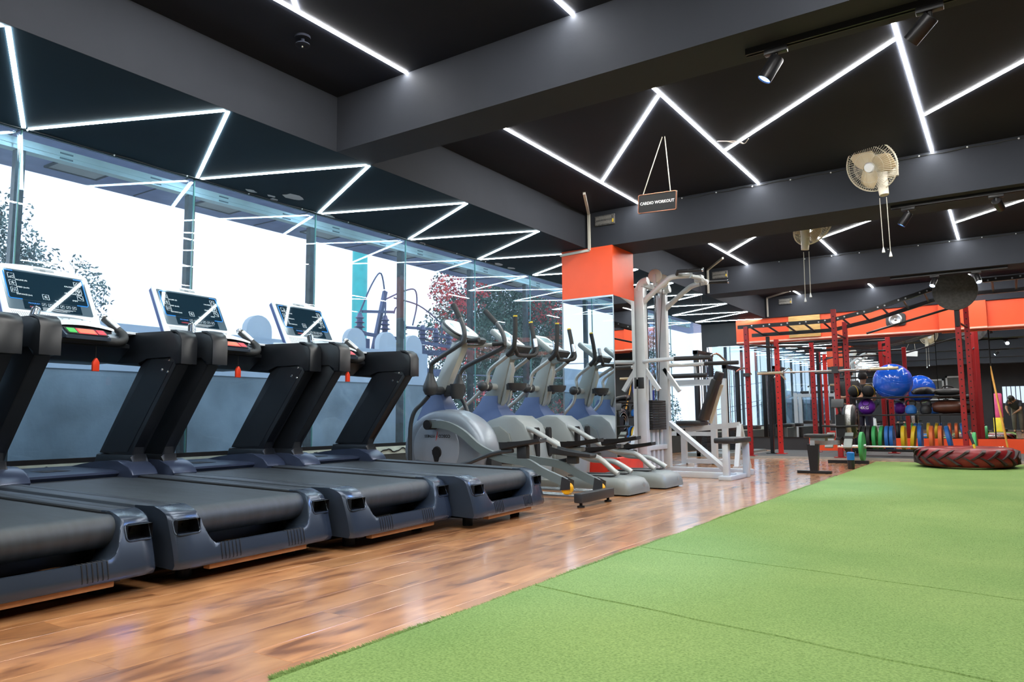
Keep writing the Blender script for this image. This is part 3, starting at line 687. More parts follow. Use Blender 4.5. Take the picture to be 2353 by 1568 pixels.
sp = empty('ceiling_camera', (-3.42, 3.02, ZC)); tag(sp, 'small round dark sensor on the ceiling beside the nearest strip', 'ceiling sensor')
sp.location = (-3.62, 3.02, ZC)
MB().lathe([(0.05, 0), (0.05, -0.015), (0.012, -0.018), (0.012, -0.05), (0.045, -0.052), (0.048, -0.06), (0.03, -0.066), (0, -0.067)], 24).obj('housing', 'ceiling_paint', sp)
MB().ball((0, -0.002, -0.068), 0.008, 2).obj('bulb', 'chrome', sp)
lw = MB()
lw.tube([(-2.02, 6.35, ZC-0.004), (-1.93, 6.33, ZC-0.03), (-1.85, 6.34, ZC-0.045), (-1.78, 6.30, ZC-0.09)], 0.004, 6, smooth=4); lw.tube([(-1.85, 6.34, ZC-0.045), (-1.79, 6.37, ZC-0.07), (-1.74, 6.33, ZC-0.05)], 0.003, 6, smooth=4); lw.tube([(-1.93, 6.33, ZC-0.03), (-1.86, 6.30, ZC-0.07)], 0.003, 5)
tag(lw.obj('loose_wires', mat('wire_pale', (0.5, 0.42, 0.38), 0.5)), 'loose pale wires dangling from the ceiling by the slanting strip', 'wires')
st = MB().prism([(-2.36, 2.70), (-2.24, 2.70), (-2.24, 2.58)], 'y', 8.44, 8.45)
tag(MB().prism([(-2.62, 8.62), (-2.50, 8.78), (-2.36, 8.56)], 'z', ZC-0.004, ZC).obj('sticker', 'white_plastic', None, False), 'white triangle sticker on the third bay ceiling', 'sticker')
st.bm.free()
# thin black cable clipped along beam tops
for y, x0, x1, lb in ((7.78, -2.9, 1.0, 'thin black cable clipped along the top of the second beam'), (11.99, -2.9, 1.0, 'thin black cable clipped along the top of the third beam')):
    pts = [(x0+(x1-x0)*k/40, y, ZC-0.02-0.012*abs(math.sin(k*0.9))) for k in range(41)]
    c = MB().tube(pts, 0.0045, 5).obj('beam_cable', 'black_plastic'); tag(c, lb, 'cable', 'clipped beam cables')
    for k in range(0, 41, 4): MB().ball((pts[k][0], y-0.004, pts[k][2]), 0.009, 1).obj('clip', 'white_plastic', c)
pts = [(XG+0.06, 0.8+0.12*k, ZS-0.008-0.004*math.sin(k*1.3)) for k in range(60)]
c = MB().tube(pts, 0.004, 5).obj('soffit_cable', 'black_plastic'); tag(c, 'thin black cable clipped along the soffit edge above the windows', 'cable')
for k in range(2, 60, 5): MB().ball((pts[k][0], pts[k][1], pts[k][2]-0.003), 0.008, 1).obj('clip', 'white_plastic', c)
# ================================================================== treadmills
# local frame: +x points from the rear end towards the window (world -X), +y world Y... built directly with world-like axes:
# u = distance from the rear end towards the window; world x = -u
mat('tread_cover', (0.045, 0.062, 0.090), 0.24, 0.45, var=0.08, bump=0.02, bscale=300)
mat('tread_rail', (0.045, 0.053, 0.064), 0.36, 0.25, var=0.15, scale=9, bump=0.03, bscale=220)
mat('tread_dark', (0.010, 0.012, 0.016), 0.40, 0.1, var=0.15, bump=0.03, bscale=220)
mat('tread_hood', (0.045, 0.060, 0.105), 0.28, 0.25, var=0.1)
mat('console_white', (0.66, 0.72, 0.78), 0.32, var=0.03)
mat('console_side', (0.06, 0.09, 0.22), 0.35, 0.2, var=0.05)
mat('screen_glass', (0.008, 0.022, 0.035), 0.03, var=0.0, coat=1.0)
mat('screen_grey', (0.075, 0.11, 0.14), 0.10, var=0.0)
mat('screen_blue', (0.02, 0.20, 0.62), 0.2, var=0.0, emit=(0.03, 0.30, 0.9), estr=0.35)
mat('print_pale', (0.75, 0.8, 0.84), 0.5, var=0)
mat('print_blue', (0.05, 0.25, 0.75), 0.5, var=0)
mat('print_red', (0.6, 0.04, 0.05), 0.5, var=0)
mat('key_green', (0.06, 0.45, 0.08), 0.4, var=0.05); mat('key_red', (0.75, 0.04, 0.06), 0.4, var=0.05); mat('key_orange', (0.75, 0.17, 0.09), 0.4, var=0.05)
mat('safety_red', (0.80, 0.05, 0.015), 0.4, var=0.03)
mat('perf_dot', (0.16, 0.18, 0.2), 0.6, var=0)
def make_treadmill():
    T = empty('treadmill')
    HW = 0.482
    def dz(u): return 0.028*max(0, u-0.2)       # the deck rises slightly to the front
    def P(u, v, z): return (-u, v, z)
    # ---- rear cover: U-shaped shell, corner blocks and low lip
    vs = sorted(set([round(x, 4) for x in list(np.linspace(-0.25, 0.25, 11)) + [s*q for s in (-1, 1) for q in (0.275, 0.29, 0.30, 0.308, 0.315, 0.322, 0.332, 0.345, 0.355, 0.40, 0.465, 0.472, 0.478, HW)]]))
    def top(v):
        a = abs(v)
        if a <= 0.25: return 0.158
        if a >= 0.345: return 0.338
        t = (a-0.25)/0.095
        return 0.158 + 0.18*(t**3.2)
    zr = [0.072, 0.09, 0.115, 0.14, 0.158, 0.18, 0.205, 0.222, 0.25, 0.280, 0.297, 0.31, 0.322, 0.331, 0.336, 0.338]
    def face_u(z, v):
        t = (z-0.072)/0.266
        u = 0.012+0.085*t**1.4
        if z < 0.09: u += 0.012*(0.09-z)/0.018
        if z > 0.295: u += 0.075*((z-0.295)/0.043)**2.2
        a = abs(v)
        if a > 0.44: u += 0.03*((a-0.44)/0.042)**2.2
        return u
    rows = []
    for v in vs:
        tp = top(v); col = []
        for z in zr:
            zz = min(z, tp)
            col.append(P(face_u(zz, v) + (0.0 if z <= tp else min(0.02, (z-tp)*0.15)), v, zz if z <= tp else tp - 0.0))
        for du in (0.06, 0.12):
            col.append(P(max(face_u(tp, v)+du*0.5, 0.16+du*0.5), v, tp if abs(v) > 0.33 else tp-0.05*du/0.12))
        rows.append(col)
    mb = MB()
    V = [[mb.bm.verts.new(Vector(p)) for p in r] for r in rows]
    for i in range(len(vs)-1):
        for j in range(len(V[0])-1):
            va, vb = vs[i], vs[i+1]
            port = (min(abs(va), abs(vb)) >= 0.354 and max(abs(va), abs(vb)) <= 0.466) and zr[min(j, 15)] >= 0.2215 and j+1 < 16 and zr[j+1] <= 0.2805
            if port: continue
            try: mb.bm.faces.new((V[i][j], V[i+1][j], V[i+1][j+1], V[i][j+1]))
            except ValueError: pass
    bmesh.ops.remove_doubles(mb.bm, verts=mb.bm.verts[:], dist=1e-5)
    # side cheeks, closing the shell at the flanks
    for s in (-1, 1):
        poly = [(-face_u(z, HW), z) for z in zr] + [(-0.34, 0.338), (-0.34, 0.085)]
        mb.prism(poly, 'y', s*HW, s*(HW-0.004))
    cover = mb.obj('rear_cover', 'tread_cover', T, True, 40)
    for s in (-1, 1):
        pb = MB(); v0, v1 = s*0.353, s*0.467
        pb.quad(P(0.13, v0, 0.220), P(0.13, v1, 0.220), P(0.13, v1, 0.282), P(0.13, v0, 0.282))
        for z in (0.220, 0.282): pb.quad(P(0.05, v0, z), P(0.05, v1, z), P(0.13, v1, z), P(0.13, v0, z))
        for v in (v0, v1): pb.quad(P(0.05, v, 0.220), P(0.13, v, 0.220), P(0.13, v, 0.282), P(0.05, v, 0.282))
        port = pb.obj('adjuster_port', 'tread_dark', cover, False)
        rim = [P(face_u(b, a)-0.001, a, b) for a, b in rrect(min(v0, v1)-0.003, max(v0, v1)+0.003, 0.217, 0.285, 0.016)]
        MB().tube(rim+[rim[0]], 0.0045, 6).obj('port_rim', 'tread_cover', cover)
        pk = MB()
        for (a, b, r) in ((0.385, 0.250, 0.006), (0.418, 0.252, 0.011)): pk.cyl(P(0.128, s*a, b), P(0.120, s*a, b), r, 12)
        pk.obj('bolt', 'rubber', cover)
        # vent grooves on the lip
        for k in range(6):
            v = s*0.150 + s*0.021*k
            g = MB(); pts = [P(face_u(z, v)-0.0008, v, z) for z in np.linspace(0.085, 0.155, 6)] + [P(face_u(0.158, v)+0.012, v-s*0.012, 0.1592), P(face_u(0.158, v)+0.045, v-s*0.02, 0.150)]
            g.tube(pts, 0.0028, 5).obj('vent_groove', 'rubber', cover)
    # ---- deck: skirts, foot rails, belt
    for s in (-1, 1):
        sk = MB(); sk.prism([(-0.30, 0.09), (-0.30, 0.325), (-2.05, 0.325+dz(2.05)), (-2.25, 0.20), (-2.25, 0.09)], 'y', s*0.455, s*(HW-0.004), bev=0.008)
        sk.obj('side_skirt', 'tread_dark', T)
        fr = MB()
        rows = []
        for u in np.linspace(0.19, 1.80, 8):
            z = 0.338+dz(u)
            rows.append([P(u, s*v, z+h) for v, h in ((0.352, -0.022), (0.352, -0.004), (0.358, 0.0), (0.400, 0.001), (0.404, -0.003), (0.409, -0.003), (0.413, 0.001), (0.462, 0.0), (0.474, -0.006), (0.479, -0.02))])
        fr.grid(rows); fr.obj('foot_rail', 'tread_rail', T)
        MB().bar(P(0.20, s*0.347, 0.322), P(1.75, s*0.347, 0.322+dz(1.75)), 0.009, 0.018).obj('belt_guard', 'rubber', T)
        # rear curved end of the guard beside the roller
        MB().tube([P(0.20+0.0, s*0.348, 0.332)]+[P(0.175-0.075*math.sin(a), s*0.348, 0.255+0.075*math.cos(a)) for a in np.linspace(0.1, PI*0.8, 9)], 0.006, 6).obj('roller_guard', 'tread_dark', T)
    # belt with roller wrap
    prof = [(1.80, 0.324+dz(1.80)), (1.4, 0.324+dz(1.4)), (0.9, 0.324+dz(0.9)), (0.5, 0.324+dz(0.5)), (0.25, 0.3245)]
    for a in np.linspace(0, PI, 12): prof.append((0.172-0.068*math.sin(a), 0.2565+0.068*math.cos(a)))
    prof += [(0.6, 0.190), (1.80, 0.21)]
    rows = [[P(u, v, z) for u, z in prof] for v in np.linspace(-0.342, 0.342, 9)]
    bb = MB(); bb.grid(rows); belt = bb.obj('running_belt', 'belt_rubber', T, True, 50)
    MB().cyl(P(0.172, -0.338, 0.2565), P(0.172, 0.338, 0.2565), 0.058, 20).obj('roller', 'tread_dark', T)
    MB().bx(-2.1, -0.28, -0.44, 0.44, 0.12, 0.185).obj('under_frame', 'tread_dark', T, False)
    # wooden strip under the lip and feet
    MB().bx(-0.09, -0.045, -0.30, 0.30, 0.045, 0.068, 0.004).obj('wooden_strip', 'wood_pale', T)
    ax = MB(); ax.bx(-0.40, -0.10, -0.36, -0.30, 0.05, 0.15); ax.bx(-0.40, -0.10, 0.30, 0.36, 0.05, 0.15); ax.bx(-0.16, -0.10, -0.36, 0.36, 0.055, 0.10); ax.obj('rear_axle_frame', 'black_metal', T, False)
    for s in (-1, 1):
        MB().cyl(P(0.20, s*0.32, 0), P(0.20, s*0.32, 0.06), 0.035, 16).obj('foot', 'rubber', T)
        MB().cyl(P(2.05, s*0.36, 0), P(2.05, s*0.36, 0.10), 0.035, 16).obj('foot', 'rubber', T)
    # ---- motor hood: low plate in the middle, wedges rising to the uprights
    h0 = 0.345+dz(1.75)
    hd = MB(); hd.prism([(-1.62, h0-0.002), (-1.62, h0+0.012), (-1.70, h0+0.022), (-2.22, h0+0.03), (-2.30, h0-0.02), (-2.30, 0.16), (-1.9, 0.16)], 'y', -0.40, 0.40, bev=0.006)
    hood = hd.obj('motor_hood', 'tread_hood', T)
    MB().bx(-1.95, -1.78, -0.08, 0.08, h0+0.0245, h0+0.0262).obj('hood_slot', 'rubber', hood, False)
    for s in (-1, 1):
        wd = MB(); prof = [(1.44, h0-0.01), (1.46, h0+0.018), (1.49, h0+0.036), (1.53, h0+0.062), (1.60, h0+0.075), (1.70, h0+0.078), (1.85, h0+0.068), (2.0, h0+0.05), (2.2, h0+0.02), (2.30, h0-0.03), (2.30, 0.16), (1.6, 0.16)]
        wd.prism([(-a, b) for a, b in prof], 'y', s*0.30, s*HW, bev=0.012); wd.obj('hood_shoulder', 'tread_hood', T)
        # boot and upright
        v0, v1 = s*0.382, s*0.468
        bt = MB(); bt.prism([(-1.515, h0+0.02), (-1.535, h0+0.05), (-1.53, h0+0.115), (-1.94, h0+0.115), (-1.98, h0+0.01)], 'y', s*0.372, s*0.478, bev=0.02); bt.obj('upright_boot', 'tread_dark', T)
        up = MB(); up.prism([(-1.695, h0+0.09), (-1.695, h0+0.16), (-1.250, 1.10), (-1.250, 1.16), (-1.60, 1.16), (-2.075, h0+0.12)], 'y', v0, v1, bev=0.014); upo = up.obj('upright', 'tread_dark', T)
        gr = MB(); gr.prism([(-1.75, h0+0.13), (-1.315, 1.09), (-1.53, 1.13), (-2.025, h0+0.13)], 'y', v0-s*0.0025, v0+s*0.006); gr.obj('inner_panel', 'tread_dark', upo)
        for (u, z) in ((1.335, 1.105), (1.40, 1.045), (1.345, 1.03)):
            MB().lathe([(0, 0.005), (0.006, 0.004), (0.009, 0.0), (0.009, -0.004)], 10, frame_M(P(u+0.02, v0-s*0.003, z), (1, 0, 0), (0, 0, 1)) if s > 0 else frame_M(P(u+0.02, v0-s*0.003, z), (-1, 0, 0), (0, 0, 1))).obj('screw', 'chrome', upo)
        # arm
        am = [(1.125, 1.18), (1.128, 1.225), (1.148, 1.262), (1.185, 1.284), (1.24, 1.290), (1.62, 1.300), (2.10, 1.262), (2.12, 1.17), (2.05, 1.125), (1.98, 1.115), (1.55, 1.075), (1.48, 1.145), (1.215, 1.145), (1.195, 1.07), (1.138, 1.075)]
        ar = MB(); ar.prism([(-a, b) for a, b in am], 'y', s*0.370, s*0.479, bev=0.022); arm = ar.obj('arm', 'tread_dark', T)
        cap = MB(); cap.prism([(-a, b) for a, b in [(1.118, 1.075), (1.118, 1.228), (1.140, 1.270), (1.180, 1.294), (1.235, 1.298), (1.235, 1.288), (1.185, 1.283), (1.148, 1.262), (1.128, 1.225), (1.126, 1.075)]], 'y', s*0.367, s*0.481, bev=0.002); cap.obj('arm_pad', mat('pad_gloss', (0.011, 0.013, 0.017), 0.33, spec=0.4), arm)
        MB().prism([(-1.60, 1.301), (-1.60, 1.288), (-2.12, 1.26), (-2.12, 1.285), (-1.72, 1.318)], 'y', s*0.28, s*0.472, bev=0.006).obj('arm_trim', 'console_white', arm)
    # ---- console bridge
    br = MB(); br.prism([(-1.62, 1.19), (-1.62, 1.215), (-1.74, 1.245), (-2.12, 1.25), (-2.16, 1.18), (-2.05, 1.10), (-1.75, 1.10)], 'y', -0.318, 0.318, bev=0.012); br.obj('console_bridge', 'tread_dark', T)
    tr = MB(); tr.prism([(-1.70, 1.247), (-1.70, 1.262), (-1.80, 1.300), (-1.98, 1.345), (-2.08, 1.352), (-2.12, 1.24)], 'y', -0.315, 0.315, bev=0.012); tr.obj('console_tray', 'console_white', T)
    # display panel: leaning back
    bl = Vector(P(1.955, 0, 1.325)); tl = Vector(P(2.165, 0, 1.710)); up_ = (tl-bl); Hh = up_.length; up_.normalize()
    right = Vector((0, 1, 0)); nrm = right.cross(up_)      # faces the user
    PM = Matrix((right, up_, nrm)).transposed().to_4x4(); PM.translation = bl
    def out(w0, w1, h, r, bulge):
        pts = rrect(-w0, w0, 0, h, r, 4)
        res = []
        for a, b in pts:
            t = b/h; k = 1+(w1/w0-1)*t
            res.append((a*k, b + (bulge*(1-(a/w0)**2) if t > 0.9 else 0)))
        # add crown points along the top edge
        return res
    W0, W1 = 0.300, 0.292
    def panel(mb, ins, z0, z1, r=0.022, bev=0.0):
        pts = []
        for a, b in rrect(-W0+ins, W0-ins, ins, Hh-ins, r, 4): pts.append((a*(1-(1-W1/W0)*b/Hh), b))
        # crown: insert arc between the two top corners
        top = max(b for a, b in pts); res = []
        for q, (a, b) in enumerate(pts):
            res.append((a, b))
            nx = pts[(q+1) % len(pts)]
            if abs(b-top) < 1e-6 and abs(nx[1]-top) < 1e-6 and a > nx[0]:
                for t in np.linspace(0.15, 0.85, 5): res.append((a+(nx[0]-a)*t, top+0.022*(1-(2*t-1)**2)*(1 if ins < 0.02 else 0)))
        mb.prism(res, 'z', z0, z1, bev=bev, M=PM); return mb
    pnl = panel(MB(), 0.0, -0.012, 0.0, bev=0.004).obj('display_panel', 'console_white', T)
    panel(MB(), 0.004, -0.045, -0.012, bev=0.004).obj('panel_back', 'console_side', pnl)
    def scr(x0, x1, y0, y1, z, m, name, r=0.006):
        return MB().prism(rrect(x0, x1, y0, y1, r, 3), 'z', z-0.0012, z, M=PM).obj(name, m, pnl, False)
    scr(-0.262, 0.262, 0.100, Hh-0.030, 0.0018, 'screen_grey', 'screen_surround', 0.01)
    scr(-0.248, 0.248, 0.178, Hh-0.042, 0.0024, 'screen_glass', 'screen', 0.012)
    scr(-0.17, 0.19, 0.108, 0.176, 0.0026, 'screen_glass', 'program_strip', 0.004)
    for s in (-1, 1):
        bf = MB()
        y0, y1 = 0.180, Hh-0.044
        pts = [(s*0.19, y1, 0.0028), (s*0.238, y1, 0.0028), (s*0.246, y1-0.010, 0.0028), (s*0.246, y0+0.010, 0.0028), (s*0.238, y0, 0.0028), (s*0.17, y0, 0.0028)]
        bf.tube([PM @ Vector(p) for p in pts], 0.0030, 5)
        bf.obj('screen_border', 'screen_blue', pnl)
    # crown slot
    MB().prism(rrect(-0.055, 0.075, Hh-0.010, Hh-0.004, 0.002, 2), 'z', 0.0, 0.0012, M=PM).prism(rrect(-0.055, 0.075, Hh+0.002, Hh+0.005, 0.001, 2), 'z', 0.0, 0.0012, M=PM).prism(rrect(-0.015, 0.02, Hh-0.013, Hh-0.001, 0.002, 2), 'z', 0.0, 0.0014, M=PM).obj('crown_slot', 'perf_dot', pnl, False)
    def icon(x, y, s=0.019, kind=0):
        ic = MB(); z = 0.0032
        L_ = lambda pts, r=0.0014: ic.tube([PM @ Vector((x+a*s, y+b*s, z)) for a, b in pts], r, 4)
        L_([(-0.3, 1), (-1, 1), (-1, -1), (-0.0, -1)]); L_([(0.3, -1), (1, -1), (1, 1), (0.0, 1)])
        if kind == 0: L_([(-0.7, -0.6), (0.7, -0.6), (0.7, 0.2), (-0.7, -0.6)])
        if kind == 1: L_([(-0.6, 0.2), (0, 0.5), (0.3, 0), (0.7, 0.2)]); L_([(0, 0.4), (-0.2, -0.2), (-0.6, -0.5)]); L_([(-0.2, -0.2), (0.3, -0.4), (0.3, -0.8)])
        if kind == 2: L_([(-0.6, -0.6), (-0.4, 0.6)]); L_([(0.6, -0.6), (0.4, 0.6)]); L_([(0, -0.5), (0, 0.5)])
        if kind == 3: L_([(-0.5, -0.7), (-0.5, 0), (0, 0.7), (0.5, 0), (0.5, -0.7)], 0.002)
        if kind == 4: L_([(0, -0.6), (-0.6, 0.1), (-0.3, 0.5), (0, 0.2), (0.3, 0.5), (0.6, 0.1), (0, -0.6)], 0.0028)
        if kind == 5: L_([(-0.7, 0.5), (-0.1, 0.5), (-0.1, -0.1), (0.5, -0.1), (0.5, -0.6)], 0.002)
        ic.obj('icon', 'print_pale', pnl, False)
    ys = [Hh-0.085, Hh-0.140, Hh-0.195]
    for k, (y, t) in enumerate(zip(ys, ('INCLINE (%)', 'SPEED (km/h)', 'DISTANCE (km)'))):
        icon(-0.205, y, kind=k); text(t, 0.0135, 'print_pale', pnl, PM @ Matrix.Translation((-0.150, y-0.027, 0.003)))
    for k, (y, t) in enumerate(zip([Hh-0.085, Hh-0.140, Hh-0.195], ('CALORIES (kcal)', 'HEART RATE (bpm)', 'STEPS'))):
        icon(0.205, y, kind=3+k); text(t, 0.0135, 'print_pale', pnl, PM @ Matrix.Translation((0.165, y-0.027, 0.003)))
    icon(-0.022, Hh-0.222, kind=1); text('TIME', 0.0135, 'print_pale', pnl, PM @ Matrix.Translation((0.045, Hh-0.243, 0.003)))
    text('PROGRAM', 0.015, 'print_blue', pnl, PM @ Matrix.Translation((-0.105, 0.155, 0.003))); text('CONTROL', 0.013, 'print_red', pnl, PM @ Matrix.Translation((-0.105, 0.128, 0.003)))
    for k in range(6):
        x0 = -0.045+k*0.038
        MB().tube([PM @ Vector((x0+a, 0.155+b, 0.0032)) for a, b in ((-.013, -.009), (.013, -.009), (.013, .009), (-.013, .009), (-.013, -.009))], 0.0009, 4).tube([PM @ Vector((x0+a, 0.155+b, 0.0032)) for a, b in ((-.007, -.004), (0, .003), (.007, .003))], 0.0012, 4).obj('program_icon', 'print_pale', pnl, False)
    fine = MB()
    for k in range(4): fine.prism([(-0.06, 0.132-k*0.0065), (0.15-0.02*k, 0.132-k*0.0065), (0.15-0.02*k, 0.1335-k*0.0065), (-0.06, 0.1335-k*0.0065)], 'z', 0.0028, 0.0032, M=PM)
    fine.obj('fine_print', 'print_pale', pnl, False)
    # speaker perforation below the screen, left
    pf = MB()
    for a in range(22):
        for b in range(7):
            x0 = -0.25+a*0.0105+(b % 2)*0.005; y0 = 0.030+b*0.0085
            pf.box(PM @ Vector((x0, y0, 0.0005)), (0.0045, 0.0045, 0.0012), PM.to_3x3().to_4x4())
    g = pf.obj('speaker_perforation', 'perf_dot', pnl, False); g['kind'] = 'stuff'
    # ---- handlebar with pulse grips and pod
    hb = MB(); hb.tube([P(1.605, -0.375, 1.222), P(1.575, -0.20, 1.222), P(1.56, 0, 1.222), P(1.575, 0.24, 1.222)], 0.026, 12, smooth=3)
    hb.obj('handlebar', 'foam_grip', T)
    for s in (-1, 1):
        path = [P(1.575, s*0.14, 1.222), P(1.570, s*0.225, 1.222), P(1.575, s*0.268, 1.240), P(1.60, s*0.280, 1.275), P(1.63, s*0.272, 1.30)]
        gp = MB().tube(path, [0.026, 0.026, 0.026, 0.026, 0.024], 12, smooth=4).obj('bent_grip', 'foam_grip', T)
        a = Vector(P(1.62, s*0.275, 1.293)); b = Vector(P(1.715, s*0.205, 1.395)); d = (b-a)
        MB().tube([a, a+d*0.08, a+d*0.85, b], [0.025, 0.025, 0.025, 0.026], 12).obj('pulse_grip', 'black_plastic', gp)
        MB().tube([a+d*0.18+Vector((0.010, 0, 0.008)), a+d*0.82+Vector((0.010, 0, 0.008))], 0.0185, 12).obj('sensor_plate', 'chrome', gp)
        MB().lathe([(0, 0.016), (0.014, 0.013), (0.024, 0.004), (0.027, -0.006), (0.025, -0.014)], 14, frame_M(b, d.orthogonal(), d.cross(d.orthogonal()))).obj('grip_button', 'chrome', gp)
    pod = MB(); pod.prism([(-1.50, 1.205), (-1.50, 1.225), (-1.57, 1.272), (-1.66, 1.275), (-1.70, 1.205)], 'y', -0.140, 0.140, bev=0.008); pd = pod.obj('key_pod', 'tread_cover', T)
    up2 = Vector((-0.07, 0, 0.047)).normalized(); KM = frame_M(P(1.535, 0, 1.2535), (0, 1, 0), up2)
    MB().prism(rrect(-0.125, 0.125, -0.036, 0.036, 0.006), 'z', -0.004, 0.003, M=KM).obj('key_plate', 'black_plastic', pd, False)
    for x0, x1, m in ((-0.115, -0.066, 'key_green'), (-0.050, 0.050, 'key_orange'), (0.066, 0.115, 'key_red')):
        MB().prism(rrect(x0, x1, -0.028, 0.026, 0.005), 'z', 0.003, 0.006, M=KM).obj('key', m, pd, False)
    MB().prism(rrect(-0.058, 0.058, -0.033, 0.031, 0.006), 'z', 0.0031, 0.0045, M=KM).obj('stop_frame', 'key_red', pd, False)
    tp = MB(); rows = []
    for v in np.linspace(-0.205, 0.205, 13):
        cz = 0.028*(1-(v/0.205)**2)
        rows.append([P(1.57, v, 1.262+cz*0.7), P(1.575, v, 1.276+cz), P(1.60, v, 1.285+cz), P(1.70, v, 1.312+cz), P(1.735, v, 1.318+cz), P(1.75, v, 1.305+cz*0.8), P(1.75, v, 1.27)])
    V = tp.grid(rows); tp.bm.faces.new(V[0]); tp.bm.faces.new(V[-1][::-1])
    tpo = tp.obj('button_pod', 'console_white', T)
    MB().prism([(-1.585, 1.245), (-1.585, 1.268), (-1.75, 1.268), (-1.75, 1.245)], 'y', -0.20, 0.20, bev=0.006).obj('pod_base', 'tread_dark', tpo)
    bt = MB(); rows = []
    for v in np.linspace(-0.145, 0.145, 11):
        cz = 0.028*(1-(v/0.175)**2); rows.append([P(1.655, v, 1.3015+cz), P(1.700, v, 1.3135+cz), P(1.725, v, 1.3185+cz)])
    bt.grid(rows); bt.obj('button_band', mat('band_grey', (0.22, 0.26, 0.29), 0.35), tpo)
    for k, v in enumerate((-0.13, -0.09, -0.05, 0.03, 0.08, 0.13)):
        cz = 0.028*(1-(v/0.175)**2); MB().ball(P(1.63, v, 1.2945+cz), 0.006, 1, (1, 1, 0.4)).obj('button', 'perf_dot', tpo)
    # safety key on its cord
    sk = MB().tube([P(1.575, 0.085, 1.215), P(1.570, 0.087, 1.16), P(1.570, 0.087, 1.115)], 0.002, 5).obj('key_cord', 'rubber', T)
    MB().prism([(0.066, 1.03), (0.108, 1.03), (0.108, 1.085), (0.098, 1.10), (0.090, 1.112), (0.084, 1.112), (0.076, 1.10), (0.066, 1.085)], 'x', -1.578, -1.560, bev=0.003).obj('safety_key', 'safety_red', sk)
    shift = {'arm': -0.10, 'upright_boot': -0.15, 'hood_shoulder': -0.12, 'motor_hood': -0.08, 'handlebar': -0.09, 'bent_grip': -0.09, 'key_pod': -0.09, 'button_pod': -0.09, 'key_cord': -0.09, 'console_bridge': -0.05, 'console_tray': -0.03}
    for ch in T.children:
        k = ch.name.split('.')[0]
        if k in shift: ch.location.x += shift[k]
        if k == 'button_pod': ch.location.z += 0.028; ch.location.x -= 0.01
        if k == 'key_pod': ch.location.z += 0.012
    return T
tm0 = make_treadmill()
spots_t = [(1.38, -3.03, 'treadmill cut off by the left picture edge, only its rear end showing', 0),
           (2.40, -3.05, 'treadmill with the largest display in view, left of all complete ones', 0),
           (3.405, -3.02, 'treadmill in the middle of the row, two neighbours on the window side view', 0),
           (4.385, -2.91, 'last treadmill of the row, next to the grey flywheel trainer', 0.0),
           (0.38, -3.03, 'treadmill out of the picture left of the row', 0)]
labels_t = ['treadmill cut by the left picture edge, only its rear corner and arm showing',
            'second treadmill from the left with the largest lit display',
            'third treadmill from the left, second to last before the ellipticals',
            'last treadmill of the row, next to the grey flywheel elliptical',
            'treadmill out of the picture to the left of the row']
for i, (y, x, _, rz) in enumerate(spots_t):
    t = tm0 if i == 0 else copy_tree(tm0)
    t.location = (x, y, 0); t.rotation_euler = (0, 0, math.radians(4.0))
    tag(t, labels_t[i], 'treadmill', 'row of treadmills facing the windows')
# ================================================================== ellipticals
mat('ell_grey', (0.20, 0.222, 0.215), 0.42, 0.05, var=0.06, bump=0.02, bscale=200)
mat('ell_light', (0.28, 0.31, 0.31), 0.38, 0.1, var=0.05)
mat('ell_tube', (0.42, 0.44, 0.43), 0.32, 0.3, var=0.05)
mat('ell_blue', (0.07, 0.11, 0.24), 0.35, 0.1, var=0.08)
mat('ell_dark', (0.030, 0.033, 0.038), 0.45, 0.05, var=0.1)
mat('ell_face', (0.55, 0.60, 0.62), 0.3, 0.0, var=0.04)
mat('lcd', (0.22, 0.34, 0.36), 0.15, 0.0, var=0.02)
def pedal(mb, u, v, z, tilt, M0=None):
    """long foot plate with raised rim, heel at u (rear), toe towards the window"""
    R = Matrix.Translation((-u, v, z)) @ Matrix.Rotation(tilt, 4, 'Y')
    rows = []
    for t in np.linspace(0, 1, 9):
        x = -0.20+0.40*t; w = 0.055+0.022*math.sin(PI*min(1, 0.15+t*0.8)); lip = 0.012+0.035*(1-t)**2
        rows.append([R @ Vector((x, q*w, h)) for q, h in ((-0.75, -0.022), (-1, -0.012), (-1.08, lip), (-1, lip), (-0.9, 0.002), (0, 0.0), (0.9, 0.002), (1, lip), (1.08, lip), (1, -0.012), (0.75, -0.022))])
    V = mb.grid(rows, close_v=True); mb.bm.faces.new(V[0][::-1]); mb.bm.faces.new(V[-1])
    return mb
